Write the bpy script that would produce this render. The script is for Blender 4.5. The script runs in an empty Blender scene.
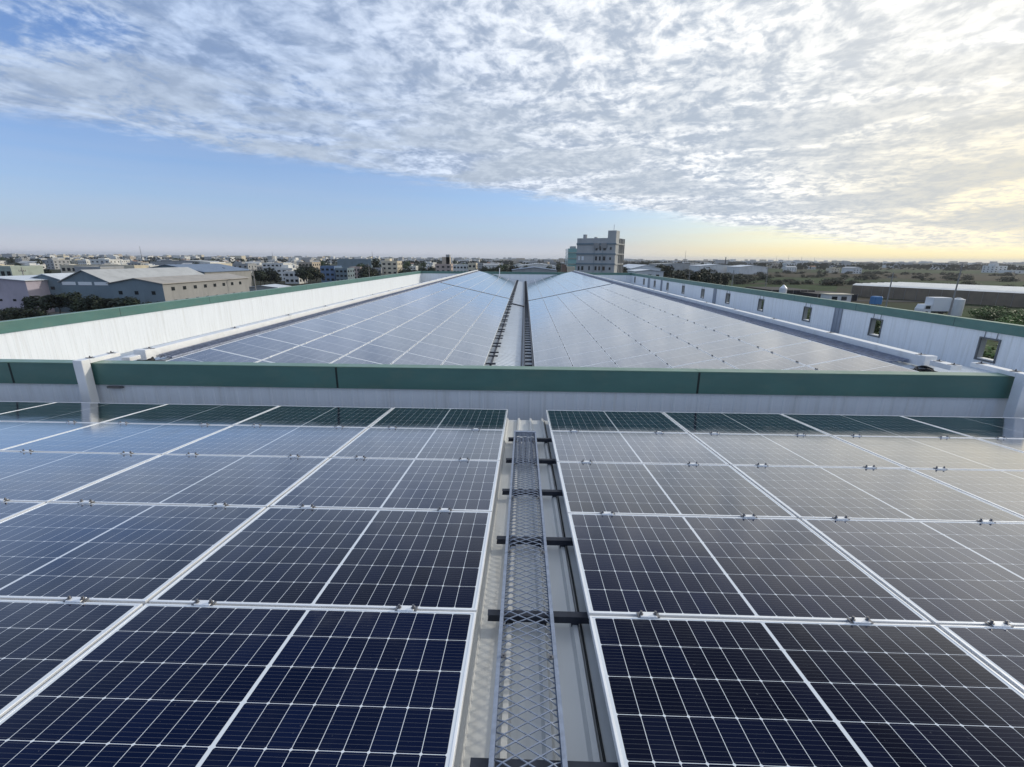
import bpy, math, random
from mathutils import Vector, Matrix
R = math.radians
random.seed(7)
scene = bpy.context.scene
col = scene.collection
H = 11.5                      # eye height above the ground; most numbers below are metres relative to the eye
SUN_EL, SUN_AZ = 24.0, 64.0   # azimuth from +Y (view direction) towards +X (right)

# ------------------------------------------------------------------ camera
cd = bpy.data.cameras.new('camera')
cd.sensor_width = 36.0; cd.sensor_fit = 'HORIZONTAL'
cd.lens = 456.15 / 1024 * 36.0
cd.clip_start = 0.05; cd.clip_end = 20000
cam = bpy.data.objects.new('camera', cd); col.objects.link(cam)
PITCH, YAW, ROLL = 0.26797, -0.024492, 0.008345
fw = Vector((math.sin(YAW)*math.cos(PITCH), math.cos(YAW)*math.cos(PITCH), -math.sin(PITCH)))
rt = Vector((math.cos(YAW), -math.sin(YAW), 0)); up = rt.cross(fw)
rt2 = rt*math.cos(ROLL) + up*math.sin(ROLL); up2 = -rt*math.sin(ROLL) + up*math.cos(ROLL)
m = Matrix((rt2, up2, -fw)).transposed().to_4x4(); m.translation = Vector((0, 0, H))
cam.matrix_world = m
scene.camera = cam

# ------------------------------------------------------------------ exposure
scene.view_settings.view_transform = 'Standard'
scene.view_settings.look = 'None'
scene.view_settings.exposure = 0.18
scene.view_settings.gamma = 1.0
scene.view_settings.use_curve_mapping = False
scene.render.engine = 'CYCLES'
scene.cycles.use_denoising = True
scene.cycles.max_bounces = 6
scene.cycles.sample_clamp_indirect = 4.0

# ------------------------------------------------------------------ node helpers
class NT:
    def __init__(s, nt): s.nt = nt; s.n = nt.nodes; s.l = nt.links
    def node(s, t, **kw):
        n = s.n.new(t)
        for k, v in kw.items(): setattr(n, k, v)
        return n
    def put(s, inp, v):
        if isinstance(v, bpy.types.NodeSocket): s.l.new(v, inp)
        elif v is not None: inp.default_value = v
    def math(s, op, a, b=None, c=None, clamp=False):
        n = s.node('ShaderNodeMath', operation=op); n.use_clamp = clamp
        s.put(n.inputs[0], a)
        if b is not None: s.put(n.inputs[1], b)
        if c is not None: s.put(n.inputs[2], c)
        return n.outputs[0]
    def mix(s, f, a, b, kind='RGBA', blend='MIX'):
        n = s.node('ShaderNodeMix', data_type=kind)
        if kind == 'RGBA': n.blend_type = blend; i = (6, 7); o = 2
        else: i = (2, 3); o = 0
        s.put(n.inputs[0], f); s.put(n.inputs[i[0]], a); s.put(n.inputs[i[1]], b)
        return n.outputs[o]
    def ramp(s, x, a, b, lo=0.0, hi=1.0, smooth=True):
        n = s.node('ShaderNodeMapRange'); n.interpolation_type = 'SMOOTHSTEP' if smooth else 'LINEAR'
        s.put(n.inputs[0], x)
        for i, v in zip((1, 2, 3, 4), (a, b, lo, hi)): s.put(n.inputs[i], v)
        return n.outputs[0]
    def noise(s, vec, scale, detail=4, rough=0.5, dist=0.0, dim='3D', out=0):
        n = s.node('ShaderNodeTexNoise', noise_dimensions=dim)
        s.put(n.inputs['Vector'], vec); s.put(n.inputs['Scale'], scale); s.put(n.inputs['Detail'], detail)
        s.put(n.inputs['Roughness'], rough); s.put(n.inputs['Distortion'], dist)
        return n.outputs[out]
    def comb(s, x, y, z=0.0):
        n = s.node('ShaderNodeCombineXYZ')
        for i, v in enumerate((x, y, z)): s.put(n.inputs[i], v)
        return n.outputs[0]
    def sep(s, v):
        n = s.node('ShaderNodeSeparateXYZ'); s.put(n.inputs[0], v); return n.outputs
    def vmath(s, op, a, b=None):
        n = s.node('ShaderNodeVectorMath', operation=op); s.put(n.inputs[0], a)
        if b is not None: s.put(n.inputs[1], b)
        return n.outputs
def C(r, g, b): return (r, g, b, 1.0)

# ------------------------------------------------------------------ sky
sun_dir = Vector((math.sin(R(SUN_AZ))*math.cos(R(SUN_EL)), math.cos(R(SUN_AZ))*math.cos(R(SUN_EL)), math.sin(R(SUN_EL))))
def build_world():
    w = bpy.data.worlds.new('World'); scene.world = w; w.use_nodes = True
    t = NT(w.node_tree); t.n.clear()
    out = t.node('ShaderNodeOutputWorld'); bg = t.node('ShaderNodeBackground')
    sky = t.node('ShaderNodeTexSky', sky_type='NISHITA'); sky.sun_disc = False
    sky.sun_elevation = R(SUN_EL); sky.sun_rotation = R(SUN_AZ)
    sky.air_density = 1.0; sky.dust_density = 0.6; sky.ozone_density = 1.5
    d = t.node('ShaderNodeTexCoord').outputs['Generated']
    x, y, z = t.sep(d)
    zc = t.math('MAXIMUM', z, 0.012)
    u = t.math('DIVIDE', x, zc); v = t.math('DIVIDE', y, zc)
    uv = t.comb(u, v)
    r = t.math('SQRT', t.math('ADD', t.math('MULTIPLY', u, u), t.math('MULTIPLY', v, v)))
    # the cloud deck is a level sheet; it ends along a line crossing the view from left to right
    e = t.math('SUBTRACT', t.math('MULTIPLY_ADD', u, 1.10, 8.3), v)
    en = t.math('DIVIDE', e, t.math('ADD', r, 1.0))
    wob = t.noise(uv, 0.55, 5, 0.6, 0.3)
    wob2 = t.noise(t.vmath('MULTIPLY', uv, (0.9, 1.3, 1.0))[0], 4.0, 3, 0.6)
    en = t.math('ADD', en, t.math('MULTIPLY_ADD', wob, 0.36, -0.18))
    en = t.math('ADD', en, t.math('MULTIPLY_ADD', wob2, 0.16, -0.08))
    edge = t.ramp(en, -0.03, 0.14)
    # big thin/thick areas and small altocumulus cells (the cells have height, so they flatten less than the sheet)
    zt = t.math('ADD', t.math('MAXIMUM', z, 0.0), 0.15)
    ut = t.comb(t.math('DIVIDE', x, zt), t.math('DIVIDE', y, zt))
    rot = t.node('ShaderNodeVectorRotate', rotation_type='Z_AXIS'); t.put(rot.inputs[0], ut); rot.inputs['Angle'].default_value = R(20)
    uvs = t.vmath('MULTIPLY', rot.outputs[0], (1.0, 0.9, 1.0))[0]
    warp = t.noise(uvs, 3.0, 3, 0.5, out=1)
    uvw = t.vmath('ADD', uvs, t.vmath('MULTIPLY', t.vmath('SUBTRACT', warp, (0.5, 0.5, 0.5))[0], (0.16, 0.16, 0))[0])[0]
    big = t.noise(uvs, 1.35, 4, 0.55, 0.4)
    mid = t.noise(uvw, 8.0, 3, 0.5, 0.1)
    fine = t.noise(uvw, 25.0, 5, 0.60, 0.1)
    cosn = t.vmath('DOT_PRODUCT', d, tuple(sun_dir))[1]
    near = t.ramp(cosn, 0.0, 0.97)              # towards the sun
    nearer = t.ramp(cosn, 0.72, 1.0)
    # gaps of clear sky, mostly far from the sun (upper left)
    cov = t.math('ADD', t.math('MULTIPLY', big, 0.85), t.math('MULTIPLY', fine, 0.40))
    cov = t.math('ADD', cov, t.math('MULTIPLY', mid, 0.35))
    cov = t.math('ADD', cov, t.math('MULTIPLY', near, 0.30))
    cov = t.math('ADD', cov, t.math('MULTIPLY', t.ramp(cosn, -0.10, 0.35), 0.15))
    dens = t.ramp(cov, 0.60, 0.85)
    mask = t.math('MULTIPLY', edge, t.math('MULTIPLY', dens, t.ramp(near, 0.0, 0.6, 0.93, 1.0)))
    # tone of the cloud: thick patches grey, thin cells bright
    fam = t.ramp(near, 0.0, 0.55, 0.50, 1.0)
    tone = t.math('ADD', t.math('MULTIPLY_ADD', t.math('SUBTRACT', fine, 0.5), t.math('MULTIPLY', fam, 0.85), 0.35), t.math('MULTIPLY', mid, 1.0))
    tone = t.math('ADD', tone, t.math('MULTIPLY', big, -0.35))
    tone = t.ramp(tone, 0.45, 0.92)
    dark = t.mix(near, C(0.23, 0.32, 0.50), C(0.47, 0.53, 0.61))
    lite = t.mix(near, C(0.55, 0.67, 0.88), C(1.08, 1.07, 1.03))
    lite = t.mix(nearer, lite, C(1.13, 1.11, 1.05))
    dark = t.mix(nearer, dark, C(0.74, 0.75, 0.75))
    cloud = t.mix(tone, dark, lite)
    lowglow = t.math('MULTIPLY', t.ramp(z, 0.30, 0.02), nearer)
    cloud = t.mix(t.math('MULTIPLY', lowglow, t.math('MULTIPLY_ADD', tone, 0.65, 0.42), clamp=True), cloud, C(1.10, 0.89, 0.43))
    # long grey banks low in the sky towards the sun
    bankn = t.noise(t.comb(t.math('MULTIPLY', t.math('ARCTAN2', x, y), 2.6), t.math('MULTIPLY', z, 17.0), 3.3), 1.5, 5, 0.6, 0.5)
    bank = t.math('MULTIPLY', t.ramp(bankn, 0.40, 0.58), t.math('MULTIPLY', t.ramp(z, 0.015, 0.06), t.ramp(z, 0.42, 0.16)))
    bank = t.math('MULTIPLY', bank, edge)
    cloud = t.mix(t.math('MULTIPLY', bank, 0.70), cloud, t.mix(nearer, C(0.42, 0.485, 0.57), C(0.58, 0.58, 0.55)))
    skyc = t.vmath('MULTIPLY', sky.outputs[0], (0.077, 0.102, 0.146))[0]
    skyc = t.mix(1.0, skyc, C(0.0, 0.0, 0.0), blend='ADD')
    # haze at the horizon: lavender grey on the left, yellow under the sun
    az_near = t.vmath('DOT_PRODUCT', t.vmath('NORMALIZE', t.comb(x, y, 0.0))[0], (math.sin(R(SUN_AZ)), math.cos(R(SUN_AZ)), 0.0))[1]
    warm = t.ramp(az_near, 0.45, 0.96)
    hz = t.mix(warm, C(0.43, 0.49, 0.64), C(1.08, 0.86, 0.36))
    lowf = t.math('POWER', 2.718, t.math('MULTIPLY', t.math('MAXIMUM', z, 0.0), t.mix(warm, -7.0, -9.0, 'FLOAT')))
    streak = t.noise(t.comb(t.math('MULTIPLY', t.math('ARCTAN2', x, y), 1.5), t.math('MULTIPLY', z, 30.0), 0.0), 1.6, 3, 0.5)
    lowf = t.math('MULTIPLY', lowf, t.math('MULTIPLY_ADD', streak, 0.9, 0.42), clamp=True)
    base = t.mix(lowf, skyc, hz)
    # the lowest two degrees: brighter pinkish band
    base = t.mix(t.math('MULTIPLY', t.ramp(z, 0.045, 0.0), 0.65), base, t.mix(warm, C(0.62, 0.62, 0.66), C(1.02, 0.85, 0.44)))
    fade = t.ramp(z, 0.005, 0.035)
    full = t.mix(t.math('MULTIPLY', mask, fade), base, cloud)
    below = t.ramp(z, -0.02, 0.0)
    full = t.mix(below, C(0.16, 0.17, 0.16), full)
    t.put(bg.inputs[0], full); bg.inputs[1].default_value = 1.0
    t.l.new(bg.outputs[0], out.inputs[0])
build_world()

sd = bpy.data.lights.new('sun', 'SUN'); sd.energy = 1.8; sd.angle = R(2.5); sd.color = (1.0, 0.92, 0.78)
sun = bpy.data.objects.new('sun', sd); col.objects.link(sun)
sun.rotation_euler = (-sun_dir).to_track_quat('-Z', 'Y').to_euler(); sun.location = (60, 30, 60)

# ------------------------------------------------------------------ materials
def pmat(name, base, rough=0.6, metal=0.0, var=0.0, vscale=(3, 3, 3), bump=0.0, bscale=(40, 40, 40), spec=0.5, dirt=None, dirt_amt=0.0, dscale=(1.2, 1.2, 1.2)):
    mt = bpy.data.materials.new(name); mt.use_nodes = True
    t = NT(mt.node_tree); b = t.n['Principled BSDF']
    b.inputs['Base Color'].default_value = C(*base); b.inputs['Roughness'].default_value = rough
    b.inputs['Metallic'].default_value = metal; b.inputs['Specular IOR Level'].default_value = spec
    oc = t.node('ShaderNodeTexCoord').outputs['Object']
    if var or dirt:
        c = C(*base)
        if var:
            n = t.noise(t.vmath('MULTIPLY', oc, vscale)[0], 1.0, 5, 0.6)
            f = t.ramp(n, 0.3, 0.7, 1 - var, 1 + var)
            c = t.vmath('SCALE', tuple(base)); c = c[0]
            t.put(c.node.inputs['Scale'], f)
        if dirt:
            n2 = t.noise(t.vmath('MULTIPLY', oc, dscale)[0], 1.0, 6, 0.65)
            c = t.mix(t.math('MULTIPLY', t.ramp(n2, 0.48, 0.72), dirt_amt), c, C(*dirt))
        t.put(b.inputs['Base Color'], c)
        t.put(b.inputs['Roughness'], t.ramp(t.noise(oc, 6.0, 3), 0.3, 0.7, max(0.02, rough-0.08), min(1, rough+0.08)))
    if bump:
        bn = t.node('ShaderNodeBump'); bn.inputs['Strength'].default_value = bump; bn.inputs['Distance'].default_value = 0.01
        t.put(bn.inputs['Height'], t.noise(t.vmath('MULTIPLY', oc, bscale)[0], 1.0, 3))
        t.put(b.inputs['Normal'], bn.outputs[0])
    return mt

M = {}
M['roof'] = pmat('roof sheet', (0.53, 0.54, 0.535), 0.42, var=0.05, vscale=(2, .4, 2), dirt=(0.34, 0.32, 0.28), dirt_amt=0.45, dscale=(9, .7, 3))
M['roof_far'] = pmat('far roof sheet', (0.66, 0.69, 0.71), 0.40, var=0.05, dirt=(0.40, 0.39, 0.36), dirt_amt=0.3, dscale=(.7, 6, 3))
M['clad'] = pmat('white cladding', (0.72, 0.745, 0.77), 0.45, var=0.03, vscale=(7, 7, .5), dirt=(0.55, 0.555, 0.54), dirt_amt=0.55, dscale=(8, 8, .35))
M['fascia'] = pmat('green fascia', (0.068, 0.158, 0.138), 0.42, var=0.08, vscale=(1, 1, 3), dirt=(0.12, 0.18, 0.14), dirt_amt=0.35, dscale=(2, 2, 4), bump=0.30, bscale=(1.6, 1.6, 2.5))
M['cap'] = pmat('green capping', (0.14, 0.24, 0.18), 0.38, var=0.06)
M['joint'] = pmat('dark joint', (0.012, 0.02, 0.018), 0.7)
M['strip'] = pmat('grey blue strip', (0.22, 0.25, 0.30), 0.45, var=0.08, vscale=(4, 4, .6))
M['alu'] = pmat('anodised aluminium', (0.82, 0.83, 0.84), 0.36, 0.35, var=0.05)
M['galv'] = pmat('galvanised steel', (0.24, 0.28, 0.36), 0.45, 0.35, var=0.15, vscale=(30, 30, 30))
M['galv_dark'] = pmat('dark strut steel', (0.022, 0.027, 0.042), 0.5, 0.2, var=0.2, vscale=(20, 20, 20))
M['galv_blue'] = pmat('walkway grating steel', (0.27, 0.30, 0.38), 0.5, 0.25, var=0.25, vscale=(12, 12, 12))
M['duct'] = pmat('white trunking', (0.74, 0.75, 0.76), 0.36, var=0.03, dirt=(0.5, 0.49, 0.46), dirt_amt=0.35, dscale=(3, 3, 2))
M['bolt'] = pmat('bolt steel', (0.20, 0.20, 0.21), 0.4, 0.8)
M['clip'] = pmat('clip steel', (0.10, 0.10, 0.11), 0.45, 0.6)
M['black'] = pmat('black rubber', (0.012, 0.012, 0.013), 0.6)
M['frame_win'] = pmat('window frame grey', (0.11, 0.12, 0.13), 0.45, 0.2, var=0.1)
M['sill'] = pmat('white sill', (0.72, 0.72, 0.70), 0.5)
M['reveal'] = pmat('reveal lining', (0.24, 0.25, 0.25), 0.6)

def cell_material():
    mt = bpy.data.materials.new('solar glass'); mt.use_nodes = True
    t = NT(mt.node_tree); b = t.n['Principled BSDF']
    uvn = t.node('ShaderNodeUVMap'); uvn.uv_map = 'UVMap'
    u, v, _ = t.sep(uvn.outputs[0])
    A = lambda a: t.math('ABSOLUTE', a)
    au = A(u)
    # across the long side: mid gap, nine half cells on each side
    PU, PV = 0.0921, 0.1838
    uc = t.math('DIVIDE', t.math('SUBTRACT', au, 0.0075), PU)
    du = t.math('MULTIPLY', A(t.math('SUBTRACT', uc, t.math('ROUND', uc))), PU)
    vc = t.math('DIVIDE', v, PV)
    dv = t.math('MULTIPLY', A(t.math('SUBTRACT', vc, t.math('ROUND', vc))), PV)
    l1 = t.math('LESS_THAN', du, 0.0012); l2 = t.math('LESS_THAN', dv, 0.0012)
    l3 = t.math('LESS_THAN', t.math('ADD', du, dv), 0.0078)
    l4 = t.math('LESS_THAN', au, 0.0075)
    l5 = t.math('GREATER_THAN', au, 0.8365); l6 = t.math('GREATER_THAN', A(v), 0.5515)
    line = l1
    for q in (l2, l3, l4, l5, l6): line = t.math('MAXIMUM', line, q)
    bus = t.math('DIVIDE', t.math('ADD', v, 0.0092), 0.01838)
    bd = t.math('MULTIPLY', A(t.math('SUBTRACT', bus, t.math('ROUND', bus))), 0.01838)
    busl = t.math('LESS_THAN', bd, 0.00045)
    oi = t.node('ShaderNodeObjectInfo').outputs['Random']
    cellid = t.comb(t.math('ROUND', t.math('ADD', t.math('MULTIPLY', uc, t.math('SIGN', u)), 0.5)), t.math('FLOOR', vc), oi)
    wn = t.node('ShaderNodeTexWhiteNoise', noise_dimensions='3D'); t.put(wn.inputs[0], cellid)
    tone = t.math('ADD', t.math('MULTIPLY', wn.outputs[0], 0.45), t.math('MULTIPLY_ADD', oi, 0.9, 0.4))
    cell = t.vmath('SCALE', (0.0026, 0.0062, 0.0250)); t.put(cell[0].node.inputs['Scale'], tone)
    c = t.mix(busl, cell[0], C(0.10, 0.11, 0.13))
    c = t.mix(line, c, C(0.65, 0.69, 0.73))
    # settled dust, thicker along the lower edge and in corners
    off = t.comb(t.math('MULTIPLY', oi, 37.0), t.math('MULTIPLY', oi, 11.0), 0.0)
    p = t.vmath('ADD', uvn.outputs[0], off)[0]
    dn = t.noise(p, 3.0, 5, 0.65); dn2 = t.noise(p, 60.0, 2, 0.5)
    low = t.ramp(v, -0.30, -0.555)
    dust = t.math('ADD', t.math('MULTIPLY', t.ramp(dn, 0.50, 0.80), 0.020), t.math('MULTIPLY', t.math('MULTIPLY', low, t.ramp(dn, 0.42, 0.7)), 0.06))
    speck = t.math('MULTIPLY', t.math('GREATER_THAN', dn2, 0.735), 0.10)
    c = t.mix(t.math('ADD', dust, speck), c, C(0.40, 0.41, 0.41))
    t.put(b.inputs['Base Color'], c); b.inputs['Roughness'].default_value = 0.5
    b.inputs['Specular IOR Level'].default_value = 0.0
    bn = t.node('ShaderNodeBump'); bn.inputs['Strength'].default_value = 0.012; bn.inputs['Distance'].default_value = 0.01
    t.put(bn.inputs['Height'], t.noise(p, 1.6, 2))
    # anti-reflection glass: next to nothing head on, mirror-like at a grazing angle
    gl = t.node('ShaderNodeBsdfGlossy'); gl.distribution = 'BECKMANN'
    gl.inputs['Color'].default_value = C(0.97, 0.98, 1.0)
    t.put(gl.inputs['Roughness'], t.ramp(dn, 0.35, 0.75, 0.11, 0.17)); t.put(gl.inputs['Normal'], bn.outputs[0])
    lw = t.node('ShaderNodeLayerWeight'); lw.inputs['Blend'].default_value = 0.5
    f = t.math('MULTIPLY_ADD', t.math('MULTIPLY', t.math('POWER', lw.outputs['Facing'], 1.8), t.ramp(lw.outputs['Facing'], 0.36, 0.82)), 0.96, 0.005)
    ms = t.node('ShaderNodeMixShader'); t.put(ms.inputs[0], f)
    t.l.new(b.outputs[0], ms.inputs[1]); t.l.new(gl.outputs[0], ms.inputs[2])
    t.l.new(ms.outputs[0], t.n['Material Output'].inputs[0])
    return mt
M['cell'] = cell_material()

# ------------------------------------------------------------------ mesh helpers
class MB:
    """Collects faces (z relative to the eye) and builds ONE mesh object."""
    def __init__(s): s.v = []; s.f = []; s.mi = []; s.uv = {}
    def add(s, verts, faces, mi=0):
        k = len(s.v); s.v += [tuple(p) for p in verts]
        for f in faces: s.f.append([i+k for i in f]); s.mi.append(mi)
        return s
    def quad(s, a, b, c, d, mi=0): return s.add((a, b, c, d), [(0, 1, 2, 3)], mi)
    def box(s, x0, x1, y0, y1, z0, z1, mi=0):
        v = [(x, y, z) for z in (z0, z1) for y in (y0, y1) for x in (x0, x1)]
        return s.add(v, [(0, 2, 3, 1), (4, 5, 7, 6), (0, 1, 5, 4), (2, 6, 7, 3), (0, 4, 6, 2), (1, 3, 7, 5)], mi)
    def bevbox(s, x0, x1, y0, y1, z0, z1, b=0.004, mi=0):
        # box with chamfered vertical and top edges
        xs0, xs1, ys0, ys1 = x0+b, x1-b, y0+b, y1-b
        ring = lambda z, i: [(x0+i, y0+b+i, z), (x0+b+i, y0+i, z), (x1-b-i, y0+i, z), (x1-i, y0+b+i, z), (x1-i, y1-b-i, z), (x1-b-i, y1-i, z), (x0+b+i, y1-i, z), (x0+i, y1-b-i, z)]
        v = ring(z0, 0) + ring(z1-b, 0) + ring(z1, b*0.7)
        f = [tuple(range(7, -1, -1)), tuple(range(16, 24))]
        for k in (0, 8):
            for i in range(8): f.append((k+i, k+(i+1) % 8, k+8+(i+1) % 8, k+8+i))
        return s.add(v, f, mi)
    def bar(s, p, q, w, h, upv=(0, 0, 1), mi=0):
        p, q = Vector(p), Vector(q); d = (q-p).normalized(); u = Vector(upv)
        if abs(d.dot(u)) > 0.98: u = Vector((1, 0, 0))
        r = d.cross(u).normalized(); u = r.cross(d)
        a, b = r*w/2, u*h/2
        v = [p-a-b, p+a-b, p+a+b, p-a+b, q-a-b, q+a-b, q+a+b, q-a+b]
        return s.add(v, [(3, 2, 1, 0), (4, 5, 6, 7), (0, 1, 5, 4), (1, 2, 6, 5), (2, 3, 7, 6), (3, 0, 4, 7)], mi)
    def tube(s, p, q, r0, n=10, r1=None, mi=0, cap=True):
        p, q = Vector(p), Vector(q); d = (q-p).normalized(); r1 = r0 if r1 is None else r1
        u = Vector((0, 0, 1)) if abs(d.z) < 0.95 else Vector((1, 0, 0))
        a = d.cross(u).normalized(); b = d.cross(a)
        k = len(s.v)
        for c, r in ((p, r0), (q, r1)):
            for i in range(n):
                t = 2*math.pi*i/n; s.v.append(tuple(c + (a*math.cos(t)+b*math.sin(t))*r))
        for i in range(n): s.f.append([k+i, k+(i+1) % n, k+n+(i+1) % n, k+n+i]); s.mi.append(mi)
        if cap: s.f.append([k+i for i in range(n)][::-1]); s.f.append([k+n+i for i in range(n)]); s.mi += [mi, mi]
        return s
    def path(s, pts, r, n=8, mi=0):
        for a, b in zip(pts, pts[1:]): s.tube(a, b, r, n, mi=mi)
        return s
    def extrude(s, prof, a, b, mi=0):
        """open profile (list of points) swept from offset a to offset b"""
        k = len(s.v); n = len(prof)
        for o in (a, b):
            for p in prof: s.v.append(tuple(Vector(p)+Vector(o)))
        for i in range(n-1): s.f.append([k+i, k+i+1, k+n+i+1, k+n+i]); s.mi.append(mi)
        return s
    def build(s, name, mats, parent=None, origin=None, z_rel=True, smooth=False):
        if not isinstance(mats, (list, tuple)): mats = [mats]
        if parent is not None: o3 = LOC[parent]
        else: o3 = Vector(origin) if origin is not None else s.base()
        used = sorted({i for f in s.f for i in f}); mp = {i: k for k, i in enumerate(used)}
        me = bpy.data.meshes.new(name)
        me.from_pydata([tuple(Vector(s.v[i])-o3) for i in used], [], [[mp[i] for i in f] for f in s.f]); me.update()
        for mt in mats: me.materials.append(mt)
        if len(mats) > 1: me.polygons.foreach_set('material_index', s.mi)
        if smooth: me.polygons.foreach_set('use_smooth', [True]*len(me.polygons))
        o = bpy.data.objects.new(name, me); col.objects.link(o)
        if parent is not None: o.parent = parent
        else: o.location = o3 + Vector((0, 0, H))
        LOC[o] = o3
        return o
    def base(s):
        xs, ys, zs = zip(*s.v); return Vector(((min(xs)+max(xs))/2, (min(ys)+max(ys))/2, min(zs)))
LOC = {}
def tag(o, label=None, cat=None, group=None, kind=None):
    if label: o['label'] = label
    if cat: o['category'] = cat
    if group: o['group'] = group
    if kind: o['kind'] = kind
    return o
def thing(name, loc, label, cat, group=None):
    o = bpy.data.objects.new(name, None); col.objects.link(o); o.empty_display_size = 0.2
    o.location = Vector(loc) + Vector((0, 0, H)); LOC[o] = Vector(loc)
    return tag(o, label, cat, group)
def copy_tree(o, parent=None):
    c = o.copy(); col.objects.link(c)
    if parent is not None: c.parent = parent
    for ch in o.children: copy_tree(ch, c)
    return c
ORD = ['zeroth', 'first', 'second', 'third', 'fourth', 'fifth', 'sixth', 'seventh', 'eighth', 'ninth', 'tenth', 'eleventh', 'twelfth', 'thirteenth', 'fourteenth', 'fifteenth', 'sixteenth', 'seventeenth', 'eighteenth', 'nineteenth', 'twentieth']

# ------------------------------------------------------------------ the roof we stand on: numbers
D0, Z0, SL = 6.531, -2.197, 0.0976          # far edge of the near panels, its height, fall of the near roof
OFF = 0.19                                  # panel face above the roof pan
def near_z(y, off=0.0): return Z0 + SL*(D0-y) - off
YW = 7.32                                   # front face of the dividing wall
DT, DF = -1.754, -2.126                     # top of the dividing wall, lower edge of its fascia
XL, XR = -16.25, 16.60                      # inner faces of the outer walls
YF = 73.3                                   # inner face of the far wall
PT, PFB = -2.04, -2.39                      # outer walls: top, lower edge of the fascia
WB = -3.95                                  # foot of the outer walls
aR, aL = R(11.94), R(12.49)                 # slopes of the two far panel planes
xR, zR, xL, zL = 0.362, -3.332, -1.194, -3.181
def plane_R(x, off=0.0): return zR + (x-xR)*math.tan(aR) - off/math.cos(aR)
def plane_L(x, off=0.0): return zL + (xL-x)*math.tan(aL) - off/math.cos(aL)
ROFF = 0.17
xV = (zL + xL*math.tan(aL) - zR + xR*math.tan(aR)) / (math.tan(aR)+math.tan(aL)) - 0.0
xRR, xRL = 7.62, -7.22                      # the two ridges

# ------------------------------------------------------------------ building body and roofs
fb = thing('factory_building', (0, 33, -H), 'long white metal-clad factory under the solar panels', 'factory')
b = MB()
b.box(XL-0.22, XR+0.22, -9.0, YF+0.2, -H+0.02, -4.25)
b.build('body', M['clad'], fb)
def ribbed(axis, lo, hi, pitch, w, tw, h, zf):
    """trapezoid-rib sheet profile along one axis"""
    pr = []; x = lo
    while x < hi:
        for dx, dz in ((0, 0), (pitch-w, 0), (pitch-w+(w-tw)/2, h), (pitch-(w-tw)/2, h)):
            pr.append((x+dx, dz))
        x += pitch
    pr.append((x, 0)); return pr
# near roof: ribs run down the slope
b = MB(); x0 = 0.303-0.026-0.1785*92 + (0.0)
pr = [(x, 0, near_z(0, OFF)+dz) for x, dz in ribbed('x', x0-0.1785+0.052, 16.6, 0.1785, 0.052, 0.024, 0.034, None)]
b.extrude(pr, (0, -9.0, near_z(-9)-near_z(0)), (0, 6.60, near_z(6.60)-near_z(0)))
b.build('near_roof', M['roof'], fb)
b = MB(); b.box(XL, XR, 6.50, 6.515, -2.85, near_z(6.5, OFF)-0.02); b.box(XL, XR, 6.516, YW-0.012, -2.85, -2.83)
b.build('gutter', M['strip'], fb)
# far roof: two pitched spans, ribs run down the slopes
yr = ribbed('y', YW+0.1, YF, 0.22, 0.06, 0.03, 0.024, None)
b = MB()
def span(xa, za, xb, zb):
    k = len(b.v); n = len(yr)
    for x, z in ((xa, za), (xb, zb)):
        for y, dz in yr: b.v.append((x, y, z+dz))
    for i in range(n-1): b.f.append([k+i, k+i+1, k+n+i+1, k+n+i]); b.mi.append(0)
zv = plane_R(xV, ROFF)
span(xV, zv, xRR, plane_R(xRR, ROFF)); span(xRR, plane_R(xRR, ROFF), XR+0.02, plane_R(xRR, ROFF)-(XR-xRR)*math.tan(R(11.5)))
span(xRL, plane_L(xRL, ROFF), xV, zv); span(XL-0.02, plane_L(xRL, ROFF)-(xRL-XL)*math.tan(R(11.5)), xRL, plane_L(xRL, ROFF))
b.build('far_roof', M['roof_far'], fb)

# ------------------------------------------------------------------ walls
def clad_profile(lo, hi, along):
    pr = []; s = lo
    while s < hi:
        for ds, dd in ((0, 0), (0.150, 0), (0.158, 0.004), (0.186, 0.004), (0.194, 0)): pr.append((s+ds, dd))
        s += 0.20
    pr.append((s, 0)); return [(min(p, hi), d) for p, d in pr if p < hi + 0.3]

# dividing wall
dw = thing('parapet_wall', (0, YW+0.08, -4.0), 'low white wall with dark green fascia crossing between the near and far panels', 'wall')
b = MB()
pr = [(x, YW-d, 0) for x, d in clad_profile(XL, XR, 'x')]
b.extrude(pr, (0, 0, -3.0), (0, 0, DF+0.03))
b.box(XL, XR, YW+0.004, YW+0.15, -4.6, DT-0.03)
b.build('cladding', M['clad'], dw)
b = MB(); joints = [-14.5, -8.67, -3.10, 2.87, 8.80, 14.6]
xs = [XL] + joints + [XR]
for i in range(len(xs)-1):
    b.box(xs[i]+0.006, xs[i+1]-0.006, YW-0.045, YW-0.003, DF, DT-0.012)
b.build('fascia', M['fascia'], dw)
b = MB()
for i in range(len(xs)-1): b.bevbox(xs[i]+0.003, xs[i+1]-0.003, YW-0.05, YW+0.165, DT-0.010, DT+0.004, 0.003)
b.build('coping', M['cap'], dw)
b = MB()
for x in joints: b.box(x-0.016, x+0.016, YW-0.049, YW-0.01, DF+0.003, DT-0.013)
b.build('joint_strip', M['joint'], dw)

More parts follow.
